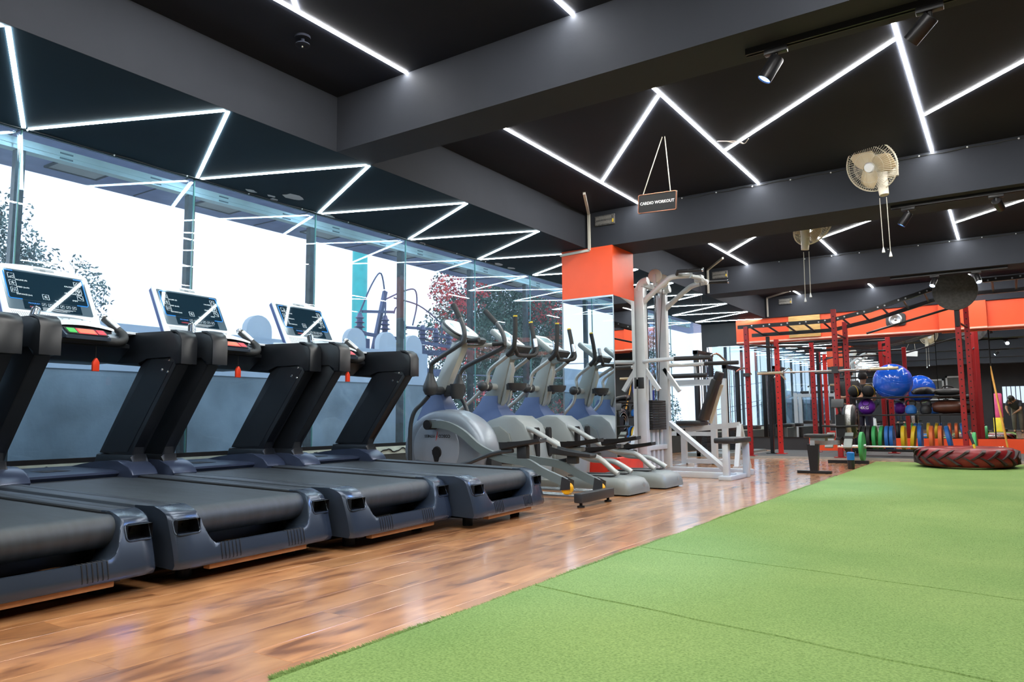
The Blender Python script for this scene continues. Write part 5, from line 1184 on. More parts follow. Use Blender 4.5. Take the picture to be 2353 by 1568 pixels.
# ================================================================== rubber platform, rig
PLZ = 0.03
pf = empty('rubber_platform', (-1.7, 14.2, 0)); tag(pf, 'low dark rubber mat platform under the red rig', 'mat')
for i in range(4):
    for j in range(3): MB().bx(-2.2+i*1.1+0.003, -1.1+i*1.1-0.003, -1.25+j*0.83+0.003, -0.42+j*0.83-0.003, 0, PLZ, 0.004, 1).obj('mat_tile', mat('mat_rubber', (0.075, 0.077, 0.078), 0.75, var=0.25, scale=30), pf)
MB().bx(-2.24, -2.205, -1.28, 1.25, 0, PLZ+0.005).bx(-2.24, 2.2, -1.285, -1.255, 0, PLZ+0.005).obj('edge_strip', mat('edge_grey', (0.35, 0.33, 0.3), 0.6), pf, False)
R = empty('training_rig', (-2.0, 13.4, PLZ)); tag(R, 'red post training rig with a climbing monkey bar ladder on top', 'training rig')
def rg(x, y, z): return Vector((x+2.0, y-13.4, z-PLZ))
def post(x, y, h, m='red_post', w=0.075):
    a = rg(x, y, PLZ); b = rg(x, y, h)
    p = MB().bx(a.x-w/2, a.x+w/2, a.y-w/2, a.y+w/2, 0.012, b.z, 0.004, 1).obj('post', m, R)
    hl = MB()
    n = int(b.z/0.1)
    for k in range(2, n):
        hl.cyl((a.x, a.y-w/2-0.001, k*0.1), (a.x, a.y-w/2+0.002, k*0.1), 0.011, 8); hl.cyl((a.x+w/2-0.002, a.y, k*0.1+0.02), (a.x+w/2+0.001, a.y, k*0.1+0.02), 0.009, 8)
    hl.obj('peg_hole', 'rubber', p)['kind'] = 'stuff'
    MB().bx(a.x-0.09, a.x+0.09, a.y-0.09, a.y+0.09, 0, 0.012).obj('foot_plate', m, p, False)
    return p
post(-3.76, 13.0, 2.27); post(-2.32, 13.0, 2.45); post(-0.575, 13.0, 2.70)
post(-3.47, 13.86, 2.10, mat('red_post_bright', (0.60, 0.02, 0.015), 0.38)); post(-2.30, 13.86, 2.33); post(-0.49, 13.86, 2.55)
post(-3.62, 13.86, 2.16, 'black_metal', 0.06); post(-3.05, 14.75, 2.1); post(-1.75, 14.75, 2.1)
LA = [(-3.9, 13.0, 2.27), (-2.40, 13.0, 2.265), (-1.76, 13.0, 2.385), (-0.90, 13.0, 2.635), (-0.45, 13.0, 2.70), (1.6, 13.0, 2.705)]
LB = [(-3.9, 13.86, 2.20), (-2.50, 13.86, 2.20), (-1.86, 13.86, 2.32), (-0.95, 13.86, 2.575), (-0.40, 13.86, 2.635), (1.6, 13.86, 2.64)]
for Lx in (LA, LB):
    for a, b in zip(Lx, Lx[1:]):
        MB().bar(rg(*a), rg(*b), 0.05, 0.062).obj('ladder_rail', 'black_metal', R, False)
def on(Lx, x):
    for a, b in zip(Lx, Lx[1:]):
        if a[0] <= x <= b[0]:
            t = (x-a[0])/(b[0]-a[0]); return (x, a[1], a[2]+(b[2]-a[2])*t)
x = -3.7
while x < 1.5:
    a, b = on(LA, x), on(LB, x)
    MB().cyl(rg(*a), rg(*b), 0.017, 8).obj('rung', 'black_metal' if int(x*10) % 3 else 'red_post', R)
    bl = MB()
    for dx in (-0.05, 0.05): bl.cyl(rg(a[0]+dx, 12.968, a[2]+dx*0.2), rg(a[0]+dx, 12.975, a[2]+dx*0.2), 0.013, 8)
    bl.obj('bolt', 'steel', R)
    x += 0.30
for a, b in (((-3.76, 13.0, 1.95), (-3.47, 13.86, 1.95)), ((-2.32, 13.03, 2.05), (-2.30, 13.83, 2.05)), ((-0.575, 13.03, 2.10), (-0.49, 13.83, 2.10)), ((-3.47, 13.86, 2.02), (-2.30, 13.86, 2.02)), ((-3.05, 14.75, 2.05), (-1.75, 14.75, 2.05)), ((-3.47, 13.86, 1.98), (-3.05, 14.75, 1.98)), ((-1.9, 13.43, 2.06), (-0.58, 13.43, 2.40)), ((-3.05, 14.75, 1.5), (-1.75, 14.75, 1.5))):
    MB().cyl(rg(*a), rg(*b), 0.018, 10).obj('cross_tube', 'black_metal', R)
MB().lathe([(0, -0.02), (0.285, -0.02), (0.30, -0.012), (0.30, 0.012), (0.285, 0.02), (0, 0.02)], 40, frame_M(rg(-0.58, 12.93, 2.575), (1, 0, 0), (0, 0, 1))).obj('wall_ball_target', 'mat_rubber', R)
MB().bx(*[q for q in (rg(-0.605, 0, 0).x, rg(-0.545, 0, 0).x)], rg(0, 12.945, 0).y, rg(0, 12.962, 0).y, 2.0, 2.45).obj('target_bracket', 'black_metal', R, False)
for x in (-2.32,):
    MB().bx(rg(x, 0, 0).x-0.05, rg(x, 0, 0).x+0.05, rg(0, 12.87, 0).y, rg(0, 12.962, 0).y, 1.36, 1.42, 0.005).bx(rg(x, 0, 0).x-0.05, rg(x, 0, 0).x+0.05, rg(0, 12.86, 0).y, rg(0, 12.875, 0).y, 1.36, 1.47).obj('bar_hook', 'ell_dark', R, False)
MB().bx(rg(-3.76, 0, 0).x-0.05, rg(-3.76, 0, 0).x+0.05, rg(0, 12.87, 0).y, rg(0, 12.962, 0).y, 1.36, 1.42, 0.005).obj('bar_hook', 'ell_dark', R, False)

# barbells
def plate(mb, x, y, z, r, t, hub=0.04):
    M = Matrix.Translation((x, y, z)) @ Matrix.Rotation(PI/2, 4, 'Y')
    mb.lathe([(0.026, -t/2), (hub, -t/2), (hub+0.01, -t/2*0.75), (r*0.78, -t/2*0.75), (r*0.86, -t/2), (r*0.97, -t/2), (r, -t/2+0.008), (r, t/2-0.008), (r*0.97, t/2), (r*0.86, t/2), (r*0.78, t/2*0.75), (hub+0.01, t/2*0.75), (hub, t/2), (0.026, t/2)], 32, M, closed=True)
    return mb
def barbell(loc, label, half, sleeve, sleeve_m, plates):
    b = empty('barbell', loc); tag(b, label, 'barbell', 'barbells')
    MB().cyl((-half, 0, 0), (half, 0, 0), 0.014, 12).obj('shaft', 'steel', b)
    for s in (-1, 1):
        MB().cyl((s*half, 0, 0), (s*(half+sleeve), 0, 0), 0.025, 14).obj('sleeve', sleeve_m, b)
        MB().cyl((s*(half-0.01), 0, 0), (s*(half+0.02), 0, 0), 0.036, 14).obj('collar', 'steel', b)
    for x, r, t, m in plates: plate(MB(), x, 0, 0, r, t).obj('weight_plate', m, b)
    return b
mat('plate_green', (0.04, 0.36, 0.10), 0.5, var=0.08); mat('plate_blue', (0.02, 0.14, 0.46), 0.5, var=0.08); mat('plate_yellow', (0.70, 0.46, 0.01), 0.5, var=0.08); mat('plate_orange', (0.75, 0.16, 0.04), 0.5, var=0.08); mat('plate_black', (0.02, 0.02, 0.022), 0.55, var=0.15)
barbell((-2.48, 12.885, 1.435), 'barbell racked on the hooks of the red posts at chest height', 0.66, 0.42, mat('sleeve_brass', (0.62, 0.52, 0.38), 0.3, 0.8), [])
barbell((-1.20, 12.66, 0.225), 'barbell on the floor with a green plate at each end, behind the tyre', 0.70, 0.40, 'chrome', [(-0.745, 0.225, 0.05, 'plate_green'), (0.745, 0.225, 0.05, 'plate_green')])

# ball and plate rack
K2 = empty('storage_rack', (-1.47, 13.72, PLZ)); tag(K2, 'black three tier storage rack holding balls, bags and coloured plates', 'storage rack')
x0, x1 = -0.745, 0.85
for x in (x0, x1):
    for y in (-0.17, 0.17): MB().bx(x-0.02, x+0.02, y-0.02, y+0.02, 0.0, 1.0).obj('upright', 'black_metal', K2, False)
    MB().bx(x-0.03, x+0.03, -0.26, 0.26, 0.0, 0.03).obj('foot', 'black_metal', K2, False)
for z in (0.675, 0.965):
    MB().bx(x0, x1, -0.20, -0.16, z-0.012, z+0.012, 0.003).obj('shelf_rail', 'black_metal', K2); MB().bx(x0, x1, 0.16, 0.20, z-0.012, z+0.012, 0.003).obj('shelf_rail', 'black_metal', K2)
for a_, b_, z in ((x0+0.02, x1-0.02, 0.675), (x0+0.02, -0.42, 0.965), (0.21, x1-0.02, 0.965)): MB().bx(a_, b_, -0.16, 0.16, z-0.006, z+0.010).obj('shelf_deck', 'black_metal', K2, False)
for y in (-0.15, 0.15): MB().cyl((x0, y, 0.10), (x1, y, 0.10), 0.02, 10).obj('plate_rail', 'black_metal', K2)
def rk(x, z): return (x, 13.72, z)
cols = [('black', -2.13), ('black', -2.06), ('black', -1.99), ('green', -1.905), ('green', -1.805), ('blue', -1.715), ('blue', -1.645), ('yellow', -1.475), ('yellow', -1.335), ('blue', -1.235), ('orange', -1.075), ('orange', -0.95), ('blue', -0.835)]
seen = {}
tot = {c: sum(1 for q in cols if q[0] == c) for c, _ in cols}
for c, x in cols:
    seen[c] = seen.get(c, 0)+1
    tilt = {-1.805: 4, -1.335: 6, -0.835: -9}.get(x, 0)
    o = plate(MB(), 0, 0, 0, 0.205, 0.055).obj('bumper_plate', 'plate_'+c); o.location = (x, 13.72, 0.326); o.rotation_euler = (0, math.radians(tilt), 0)
    tag(o, '%s bumper plate standing in the rack, %s %s one from the left' % (c, ordn[seen[c]-1], c), 'weight plate', 'bumper plates on the rack')
# balls
ball_top = 0.977+PLZ
def sphere_thing(name, loc, r, m, label, cat, group=None):
    o = empty(name, loc); tag(o, label, cat, group); MB().lathe([(r*math.sin(a), -r*math.cos(a)) for a in np.linspace(0, PI, 25)], 36).obj('shell', m, o); return o
def rest(r): return ball_top + math.sqrt(max(0, r*r-0.16*0.16)) if r > 0.165 else ball_top+r
gb = sphere_thing('gym_ball', (-1.59, 13.72, ball_top+math.sqrt(0.30**2-0.17**2)), 0.30, mat('ball_blue', (0.01, 0.10, 0.62), 0.16, var=0.03, coat=0.4), 'large shiny blue gym ball on the top shelf', 'gym ball')
rb = MB()
for k in range(-6, 7):
    if abs(k) < 3: continue
    h = 0.30*math.sin(k*0.13); r_ = 0.3005*math.cos(math.asin(h/0.3005)); rb.tube([(r_*math.cos(t), r_*math.sin(t), h) for t in np.linspace(0, 2*PI, 37)], 0.0022, 4, cap=False)
rb.obj('grip_ridges', 'ball_blue', gb); gb.rotation_euler = (math.radians(25), math.radians(20), 0)
for i, x in enumerate((-2.165, -1.95)):
    z = ball_top+0.011 if False else 0
    b = sphere_thing('medicine_ball', (x, 13.63, ball_top+0.103), 0.103, 'rubber', ['dark medicine ball with a yellow stripe at the left end of the top shelf', 'dark medicine ball with a yellow stripe against the blue gym ball'][i], 'medicine ball', 'medicine balls on the top shelf')
    MB().tube([(0.1035*math.cos(t), 0.03*math.sin(3*t), 0.1035*math.sin(t)) if False else Vector((0.1035*math.sin(t)*math.cos(0.3), 0.1035*math.sin(t)*math.sin(0.3), 0.1035*math.cos(t))) for t in np.linspace(0, 2*PI, 33)], 0.0035, 5, cap=False).obj('stripe', 'plate_yellow', b)
    b.rotation_euler = (0.2, 0, -1.2+0.5*i)
pb = sphere_thing('slam_ball', (-2.0, 13.72, 0.687+PLZ+0.132), 0.132, mat('ball_purple', (0.14, 0.02, 0.36), 0.4, var=0.08), 'purple slam ball on the middle shelf', 'slam ball')
text('4KG', 0.07, 'print_white', pb, frame_M((-0.02, -0.134, -0.02), (1, 0, 0), (0, 0, 1)))
MB().lathe([(0.05, 0.121), (0.06, 0.123), (0.06, 0.114), (0.03, 0.11), (0, 0.11)], 20, Matrix.Rotation(math.radians(60), 4, 'X')).obj('valve_panel', 'rubber', pb)
def bag(name, loc, L_, r, m, label, cat, handle=True):
    o = empty(name, loc); tag(o, label, cat)
    rows = []
    for t in np.linspace(0, 1, 11):
        k = 0.45+0.55*math.sin(PI*min(max(t, 0.02), 0.98))**0.4; zz = 0
        rows.append([(-L_/2+L_*t, r*k*math.cos(a)*1.15, r*k*math.sin(a)*0.8+r*0.8) for a in np.linspace(0, 2*PI, 14, endpoint=False)])
    mb = MB(); V = mb.grid(rows, close_v=True); mb.bm.faces.new(V[0]); mb.bm.faces.new(V[-1][::-1]); mb.obj('body', m, o, True, 70)
    if handle: MB().tube([(-L_*0.25, 0, r*1.5), (-L_*0.12, 0, r*1.95), (L_*0.12, 0, r*1.95), (L_*0.25, 0, r*1.5)], 0.012, 8, smooth=4).obj('handle', 'rubber', o)
    return o
# curved power bag (a tyre-like crescent) on the top shelf and a flat bag beside it
cb = empty('power_bag', (-1.13, 13.64, ball_top)); cb.scale = (0.8, 0.8, 0.8); tag(cb, 'black crescent shaped power bag on the top shelf beside the blue ball', 'power bag')
MB().tube([(-0.19, -0.18, 0.06), (-0.15, -0.10, 0.09), (-0.05, 0.10, 0.11), (0.06, 0.12, 0.11), (0.15, -0.08, 0.09), (0.19, -0.17, 0.06)], [0.03, 0.06, 0.075, 0.075, 0.06, 0.03], 12, smooth=5).obj('body', 'pad_black', cb)
for s in (-1, 1): MB().tube([(s*0.19, -0.18, 0.06), (s*0.21, -0.22, 0.09), (s*0.17, -0.24, 0.06), (s*0.19, -0.18, 0.05)], 0.012, 6, smooth=3).obj('strap', 'rubber', cb)
fb = bag('duffel_bag', (-0.81, 13.68, ball_top), 0.36, 0.075, 'pad_black', 'flat black duffel bag at the right end of the top shelf', 'bag')
bag('sandbag', (-0.82, 13.70, 0.687+PLZ), 0.42, 0.135, mat('leather_brown', (0.085, 0.028, 0.016), 0.38, var=0.2, bump=0.08, bscale=40), 'brown leather sandbag on the middle shelf', 'sandbag', handle=False)
def kettlebell(x, m, label):
    o = empty('kettlebell', (x, 13.66, 0.687+PLZ)); tag(o, label, 'kettlebell', 'kettlebells on the rack')
    MB().lathe([(0.05, 0.0), (0.075, 0.012), (0.088, 0.06), (0.08, 0.11), (0.05, 0.145), (0, 0.155)], 24).obj('bell', m, o)
    MB().tube([(-0.045, 0, 0.12), (-0.068, 0, 0.17), (-0.052, 0, 0.215), (0, 0, 0.225), (0.052, 0, 0.215), (0.068, 0, 0.17), (0.045, 0, 0.12)], 0.014, 10, smooth=4).obj('handle', 'black_metal', o)
kettlebell(-1.34, 'plate_blue', 'blue kettlebell on the middle shelf'); kettlebell(-1.13, 'plate_black', 'black kettlebell on the middle shelf beside the blue one')

# tractor tyre
T = empty('tractor_tyre', (-0.535, 11.68, 0.012)); tag(T, 'big tractor tyre painted red with black lugs lying on the turf', 'tyre')
mat('tyre_red', (0.21, 0.012, 0.016), 0.33, 0.0, var=0.35, scale=5, bump=0.08, bscale=25)
MB().lathe([(0.30, 0.035), (0.33, 0.02), (0.45, 0.012), (0.54, 0.02), (0.575, 0.05), (0.590, 0.10), (0.592, 0.135), (0.590, 0.17), (0.575, 0.22), (0.54, 0.25), (0.45, 0.262), (0.33, 0.25), (0.30, 0.235), (0.315, 0.20), (0.36, 0.14), (0.315, 0.07)], 64, closed=True).obj('carcass', 'tyre_red', T)
lug_mat = mat('tyre_lug', (0.030, 0.016, 0.016), 0.6, var=0.5, scale=14)
for s in (0, 1):
    lm = None
    for k in range(20):
        if lm is None:
            mb = MB(); rows = []
            for t in np.linspace(0, 1, 6):
                z = 0.137+(0.116*t-0.012)*(1 if s else -1); a = 0.27*t**0.85
                rr_ = 0.615 if t < 0.8 else 0.615-0.06*(t-0.8)/0.2; w = 0.034+0.012*t; ri = 0.57 if t < 0.7 else 0.57-0.05*(t-0.7)/0.3
                rows.append([(ri*math.cos(a-w), ri*math.sin(a-w), z), (rr_*math.cos(a-w*0.8), rr_*math.sin(a-w*0.8), z), (rr_*math.cos(a+w*0.8), rr_*math.sin(a+w*0.8), z), (ri*math.cos(a+w), ri*math.sin(a+w), z)])
            V = mb.grid(rows, close_v=True); mb.bm.faces.new(V[0]); mb.bm.faces.new(V[-1][::-1]); lm = mb.mesh('lug', True, 40); lm.materials.append(lug_mat)
        o = bpy.data.objects.new('lug', lm); COL.objects.link(o); o.parent = T; o.rotation_euler = (0, 0, 2*PI*(k+0.5*s)/20)
# sledgehammer stuck in the tyre
H = empty('sledgehammer', (-0.42, 11.78, 0.02)); tag(H, 'sledgehammer with yellow and black handle standing in the tyre', 'sledgehammer')
MB().tube([(0.02, 0.02, 0.05), (-0.02, 0.10, 0.28)], 0.016, 10).obj('handle', 'plate_yellow', H); MB().tube([(-0.02, 0.10, 0.28), (-0.075, 0.24, 0.45)], 0.017, 10).obj('grip', 'rubber', H)
MB().box((0.03, 0.0, 0.04), (0.15, 0.07, 0.07), None, 0.012).obj('head', 'black_metal', H)
# bamboo pole leaning on the mirror
bp = empty('bamboo_pole', (-0.06, 15.46, 0.0)); tag(bp, 'thin bamboo pole leaning against the far mirror', 'pole')
MB().tube([(0, 0, 0), (-0.19, 0.49, 1.57)], 0.016, 10).obj('cane', mat('bamboo', (0.62, 0.30, 0.04), 0.4, var=0.15), bp)
for k in range(1, 6): MB().lathe([(0.0165, -0.006), (0.020, 0), (0.0165, 0.006)], 10, Matrix.Translation((-0.19*k/6, 0.49*k/6, 1.57*k/6))).obj('node', 'bamboo', bp)
# round wall speaker and plywood board on the orange band
spk = empty('wall_speaker', (-1.70, 15.70, 2.51)); tag(spk, 'round dark wall speaker on the orange band', 'speaker')
MB().prism(rrect(-0.17, 0.17, -0.12, 0.12, 0.05), 'y', -0.03, 0.0, bev=0.01).obj('plate', 'ell_dark', spk)
MB().lathe([(0.12, 0.0), (0.115, 0.03), (0.09, 0.035), (0.085, 0.02), (0.03, 0.01), (0, 0.03)], 28, frame_M((0, -0.03, 0), (1, 0, 0), (0, 0, 1))).obj('cone', 'steel', spk)
bo = MB().bx(-3.66, -3.05, 15.66, 15.685, 2.29, 2.73, 0.004).obj('plywood_board', mat('plywood', (0.55, 0.34, 0.12), 0.6, var=0.2, stretch=(1, 1, 8))); tag(bo, 'tan plywood board fixed on the orange band behind the ladder', 'board')

# ================================================================== rowing machine
RW = empty('rowing_machine', (-2.06, 9.78, 0)); tag(RW, 'black and grey rowing machine with round flywheel cage, pointing at the rig', 'rowing machine')
MB().bx(-0.20, 0.20, -0.035, 0.035, 0.0, 0.035, 0.006).prism([(-0.045, 0.03), (0.045, 0.03), (0.07, 0.36), (-0.07, 0.36)], 'y', -0.035, 0.035).obj('rear_leg', 'black_metal', RW, False)
MB().bar((0, -0.05, 0.375), (0.02, 1.55, 0.33), 0.055, 0.06).obj('monorail', 'steel', RW, False)
MB().prism(rrect(-0.17, 0.17, -0.12, 0.12, 0.05), 'z', 0.43, 0.475, bev=0.012, M=Matrix.Translation((0, 0.35, 0))).obj('seat', 'pad_black', RW)
MB().bx(-0.09, 0.09, 0.26, 0.44, 0.39, 0.43).obj('seat_carriage', 'ell_grey', RW, False)
fw = MB(); fw.lathe([(0, -0.085), (0.20, -0.085), (0.235, -0.06), (0.24, -0.05), (0.24, 0.05), (0.235, 0.06), (0.20, 0.085), (0, 0.085)], 36, frame_M((0.13, 1.92, 0.62), (0, 1, 0), (0, 0, 1))); fw.obj('flywheel_cage', 'black_plastic', RW)
MB().lathe([(0.2415, -0.035), (0.243, -0.03), (0.243, 0.03), (0.2415, 0.035)], 36, frame_M((0.13, 1.92, 0.62), (0, 1, 0), (0, 0, 1))).obj('flywheel_band', mat('mesh_silver', (0.5, 0.5, 0.5), 0.4, 0.6, var=0.4, scale=60), RW)
for s in (-1, 1):
    for k in range(3): MB().lathe([(0.06+0.05*k, 0), (0.066+0.05*k, 0.004), (0.072+0.05*k, 0)], 30, frame_M((0.13+s*0.086, 1.92, 0.62), (0, s*1.0, 0), (0, 0, 1))).obj('cage_ring', 'steel', RW)
MB().bar((0.02, 1.50, 0.34), (0.05, 2.02, 0.45), 0.07, 0.09).bar((0.05, 1.85, 0.42), (0.05, 2.20, 0.05), 0.06, 0.06).bx(-0.26, 0.30, 2.17, 2.23, 0.0, 0.045).bx(-0.02, 0.10, 1.62, 1.78, 0.36, 0.72).obj('front_frame', 'black_metal', RW, False)
for s in (-1, 1):
    MB().box((0.03+s*0.12, 1.52, 0.36), (0.11, 0.30, 0.025), Matrix.Rotation(math.radians(42), 4, 'X'), 0.006).obj('foot_plate', 'ell_grey', RW)
    MB().box((0.03+s*0.12, 1.55, 0.40), (0.12, 0.05, 0.02), Matrix.Rotation(math.radians(42), 4, 'X'), 0.005).obj('foot_strap', 'rubber', RW)
MB().tube([(-0.21, 1.62, 0.56), (0.0, 1.60, 0.55), (0.06, 1.60, 0.55), (0.27, 1.62, 0.56)], 0.016, 10, smooth=3).obj('pull_handle', 'rubber', RW)
MB().bar((0.04, 1.70, 0.70), (0.02, 1.62, 0.86), 0.035, 0.025).box((0.02, 1.60, 0.88), (0.17, 0.03, 0.13), Matrix.Rotation(math.radians(-20), 4, 'X'), 0.01).obj('monitor', 'ell_dark', RW)
SB = empty('shaker_bottle', (-1.80, 10.75, 0.0)); tag(SB, 'blue and black shaker bottle standing on the floor by the rower', 'bottle')
MB().lathe([(0.038, 0), (0.042, 0.01), (0.046, 0.12), (0, 0.12)], 20).obj('cup', 'black_plastic', SB); MB().lathe([(0.046, 0.12), (0.049, 0.20), (0.05, 0.215), (0.03, 0.225), (0, 0.225)], 20).obj('lid', mat('lid_blue', (0.01, 0.19, 0.62), 0.35), SB)

# dumbbell rack and machines in the back corner by the last windows
for i, (x, y, hgt, lb) in enumerate(((-4.65, 13.3, 1.9, 'dark cable machine in the far corner, left of the rig'), (-4.55, 14.6, 1.7, 'dark cable machine in the far corner against the mirror'))):
    c = empty('cable_machine', (x, y, 0)); tag(c, lb, 'exercise machine', 'machines in the far corner')
    for s in (-1, 1): MB().bx(-0.04, 0.04, s*0.38-0.04, s*0.38+0.04, 0, hgt, 0.005).obj('post', 'black_metal', c); MB().cyl((0.0, s*0.15, 0.1), (0.0, s*0.15, hgt-0.05), 0.013, 8).obj('guide_rod', 'chrome', c)
    MB().bx(-0.05, 0.05, -0.42, 0.42, hgt-0.07, hgt).obj('top_beam', 'black_metal', c, False); MB().bx(-0.3, 0.5, -0.42, 0.42, 0, 0.06).obj('base', 'ell_grey', c, False)
    for k in range(10): MB().bx(-0.08, 0.08, -0.20, 0.20, 0.07+k*0.045, 0.11+k*0.045).obj('weight_plate', 'plate_black', c, False)
    MB().bx(0.15, 0.5, -0.17, 0.17, 0.45, 0.53, 0.02).obj('seat', 'pad_black', c); MB().bx(0.30, 0.36, -0.03, 0.03, 0.06, 0.45).obj('seat_post', 'ell_grey', c, False)
    MB().tube([(0.25, -0.5, hgt-0.15), (0.25, 0, hgt-0.05), (0.25, 0.5, hgt-0.15)], 0.018, 8, smooth=3).obj('lat_bar', 'chrome', c); MB().cyl((0.25, 0, hgt-0.05), (0.03, 0, hgt-0.03), 0.008, 6).obj('cable', 'rubber', c)
# ================================================================== behind the camera: seen in the far mirrors
def skin_mesh(name, verts, edges, radii, m, parent, sub=2, root=0):
    me = bpy.data.meshes.new(name); me.from_pydata([tuple(v) for v in verts], edges, [])
    o = bpy.data.objects.new(name, me); COL.objects.link(o)
    sk = o.modifiers.new('skin', 'SKIN'); sk.use_smooth_shade = True
    for i, r in enumerate(radii):
        me.skin_vertices[0].data[i].radius = (r, r) if not isinstance(r, tuple) else r
    me.skin_vertices[0].data[root].use_root = True
    sb = o.modifiers.new('sub', 'SUBSURF'); sb.levels = sub; sb.render_levels = sub
    dg = bpy.context.evaluated_depsgraph_get(); me2 = bpy.data.meshes.new_from_object(o.evaluated_get(dg))
    bpy.data.objects.remove(o); me2.materials.clear(); me2.materials.append(MATS[m] if isinstance(m, str) else m)
    for p in me2.polygons: p.use_smooth = True
    o = bpy.data.objects.new(name, me2); COL.objects.link(o); o.parent = parent
    return o
mat('skin_tone', (0.33, 0.17, 0.10), 0.5, var=0.05); mat('hair_black', (0.012, 0.010, 0.010), 0.5, var=0.2)
mat('shirt_dark', (0.02, 0.022, 0.03), 0.8, var=0.1); mat('trouser_khaki', (0.10, 0.085, 0.065), 0.8, var=0.1); mat('shirt_blue', (0.42, 0.58, 0.68), 0.8, var=0.08); mat('trouser_navy', (0.02, 0.03, 0.06), 0.8); mat('mask_white', (0.7, 0.75, 0.78), 0.7)
def person(loc, rz, J, shirt, trouser, label, mask=False):
    """J: joints dict in local metres, facing +y"""
    p = empty('person', loc, rz); tag(p, label, 'person')
    V = lambda k: Vector(J[k])
    names = ['pelvis', 'chest', 'neck', 'head0', 'head', 'shL', 'elL', 'wrL', 'haL', 'shR', 'elR', 'wrR', 'haR', 'hipL', 'knL', 'anL', 'toL', 'hipR', 'knR', 'anR', 'toR']
    ed = [('pelvis', 'chest'), ('chest', 'neck'), ('neck', 'head0'), ('head0', 'head'), ('chest', 'shL'), ('shL', 'elL'), ('elL', 'wrL'), ('wrL', 'haL'), ('chest', 'shR'), ('shR', 'elR'), ('elR', 'wrR'), ('wrR', 'haR'), ('pelvis', 'hipL'), ('hipL', 'knL'), ('knL', 'anL'), ('anL', 'toL'), ('pelvis', 'hipR'), ('hipR', 'knR'), ('knR', 'anR'), ('anR', 'toR')]
    rad = dict(pelvis=.12, chest=.13, neck=.055, head0=.075, head=.085, shL=.062, elL=.042, wrL=.028, haL=.035, hipL=.085, knL=.058, anL=.040, toL=.035)
    R_ = [rad.get(n, rad.get(n.replace('R', 'L'), .05)) for n in names]
    skin_mesh('body', [V(n) for n in names], [(names.index(a), names.index(b)) for a, b in ed], R_, 'skin_tone', p)
    sn = ['pelvis', 'chest', 'neck', 'shL', 'elL', 'shR', 'elR']
    tv = {n: V(n) for n in sn}; tv['neck'] = V('chest').lerp(V('neck'), 0.75); tv['elL'] = V('shL').lerp(V('elL'), 0.8); tv['elR'] = V('shR').lerp(V('elR'), 0.8)
    skin_mesh('shirt', [tv[n] for n in sn], [(0, 1), (1, 2), (1, 3), (3, 4), (1, 5), (5, 6)], [.155, .165, .085, .085, .066, .085, .066], shirt, p)
    ln = ['pelvis', 'hipL', 'knL', 'anL', 'hipR', 'knR', 'anR']
    skin_mesh('trousers', [V(n) for n in ln], [(0, 1), (1, 2), (2, 3), (0, 4), (4, 5), (5, 6)], [.145, .105, .078, .062, .105, .078, .062], trouser, p)
    for s in ('L', 'R'):
        a, b = V('an'+s), V('to'+s); skin_mesh('shoe', [a.lerp(b, -0.35)+Vector((0, 0, -0.02)), a.lerp(b, 0.5)+Vector((0, 0, -0.03)), b+Vector((0, 0, 0.0))], [(0, 1), (1, 2)], [.045, .05, .042], 'rubber', p, 1)
        # fingers
        w, h = V('wr'+s), V('ha'+s); d = (h-w).normalized(); side = d.cross(Vector((0, 0, 1))); side = side.normalized() if side.length > 0.1 else Vector((1, 0, 0))
        hb = MB()
        for k, L_ in enumerate((0.06, 0.07, 0.066, 0.05)):
            q = h+side*(-0.03+0.02*k); hb.tube([q, q+d*L_*0.55, q+d*L_*0.9-Vector((0, 0, 0.02))], [0.010, 0.009, 0.007], 6)
        hb.tube([w.lerp(h, 0.5)+side*0.03, w.lerp(h, 0.9)+side*0.055, h+side*0.05+d*0.02], [0.012, 0.010, 0.008], 6); hb.obj('fingers', 'skin_tone', p)
    hd = V('head'); n0 = V('head0'); upv = (hd-n0).normalized(); fw = Vector(J.get('face', (0, 1, 0))).normalized(); fw = (fw-upv*fw.dot(upv)).normalized(); rt = fw.cross(upv)
    c = hd-upv*0.01; HM = Matrix((rt, fw, upv)).transposed().to_4x4(); HM.translation = c
    hr = MB(); hr.lathe([(0.0, 0.128), (0.05, 0.118), (0.085, 0.085), (0.100, 0.035), (0.101, -0.02), (0.088, -0.06)], 20, HM @ Matrix.Translation((0, -0.022, 0)) @ Matrix.Rotation(math.radians(12), 4, 'X')); hr.obj('hair', 'hair_black', p)
    fc = MB(); fc.tube([HM @ Vector((0, 0.085, 0.0)), HM @ Vector((0, 0.112, -0.035)), HM @ Vector((0, 0.09, -0.045))], [0.009, 0.016, 0.008], 8)
    for s in (-1, 1): fc.ball(HM @ Vector((s*0.098, 0.0, -0.02)), 0.026, 1, (0.5, 0.7, 1.1))
    fc.obj('nose_and_ears', 'skin_tone', p)
    ey = MB()
    for s in (-1, 1): ey.ball(HM @ Vector((s*0.034, 0.084, 0.005)), 0.013, 2)
    ey.obj('eyes', 'hair_black', p)
    MB().tube([HM @ Vector((-0.025, 0.088, -0.068)), HM @ Vector((0, 0.094, -0.07)), HM @ Vector((0.025, 0.088, -0.068))], 0.006, 6).obj('mouth', mat('lip', (0.3, 0.1, 0.08), 0.5), p)
    if mask:
        rows = [[HM @ Vector((0.095*math.sin(a), 0.03+0.095*math.cos(a)*k, z)) for a in np.linspace(-1.3, 1.3, 9)] for z, k in ((-0.01, 0.75), (-0.03, 1.0), (-0.06, 0.95), (-0.09, 0.75))]
        mk = MB(); mk.grid(rows); mo = mk.obj('face_mask', 'mask_white', p)
    return p
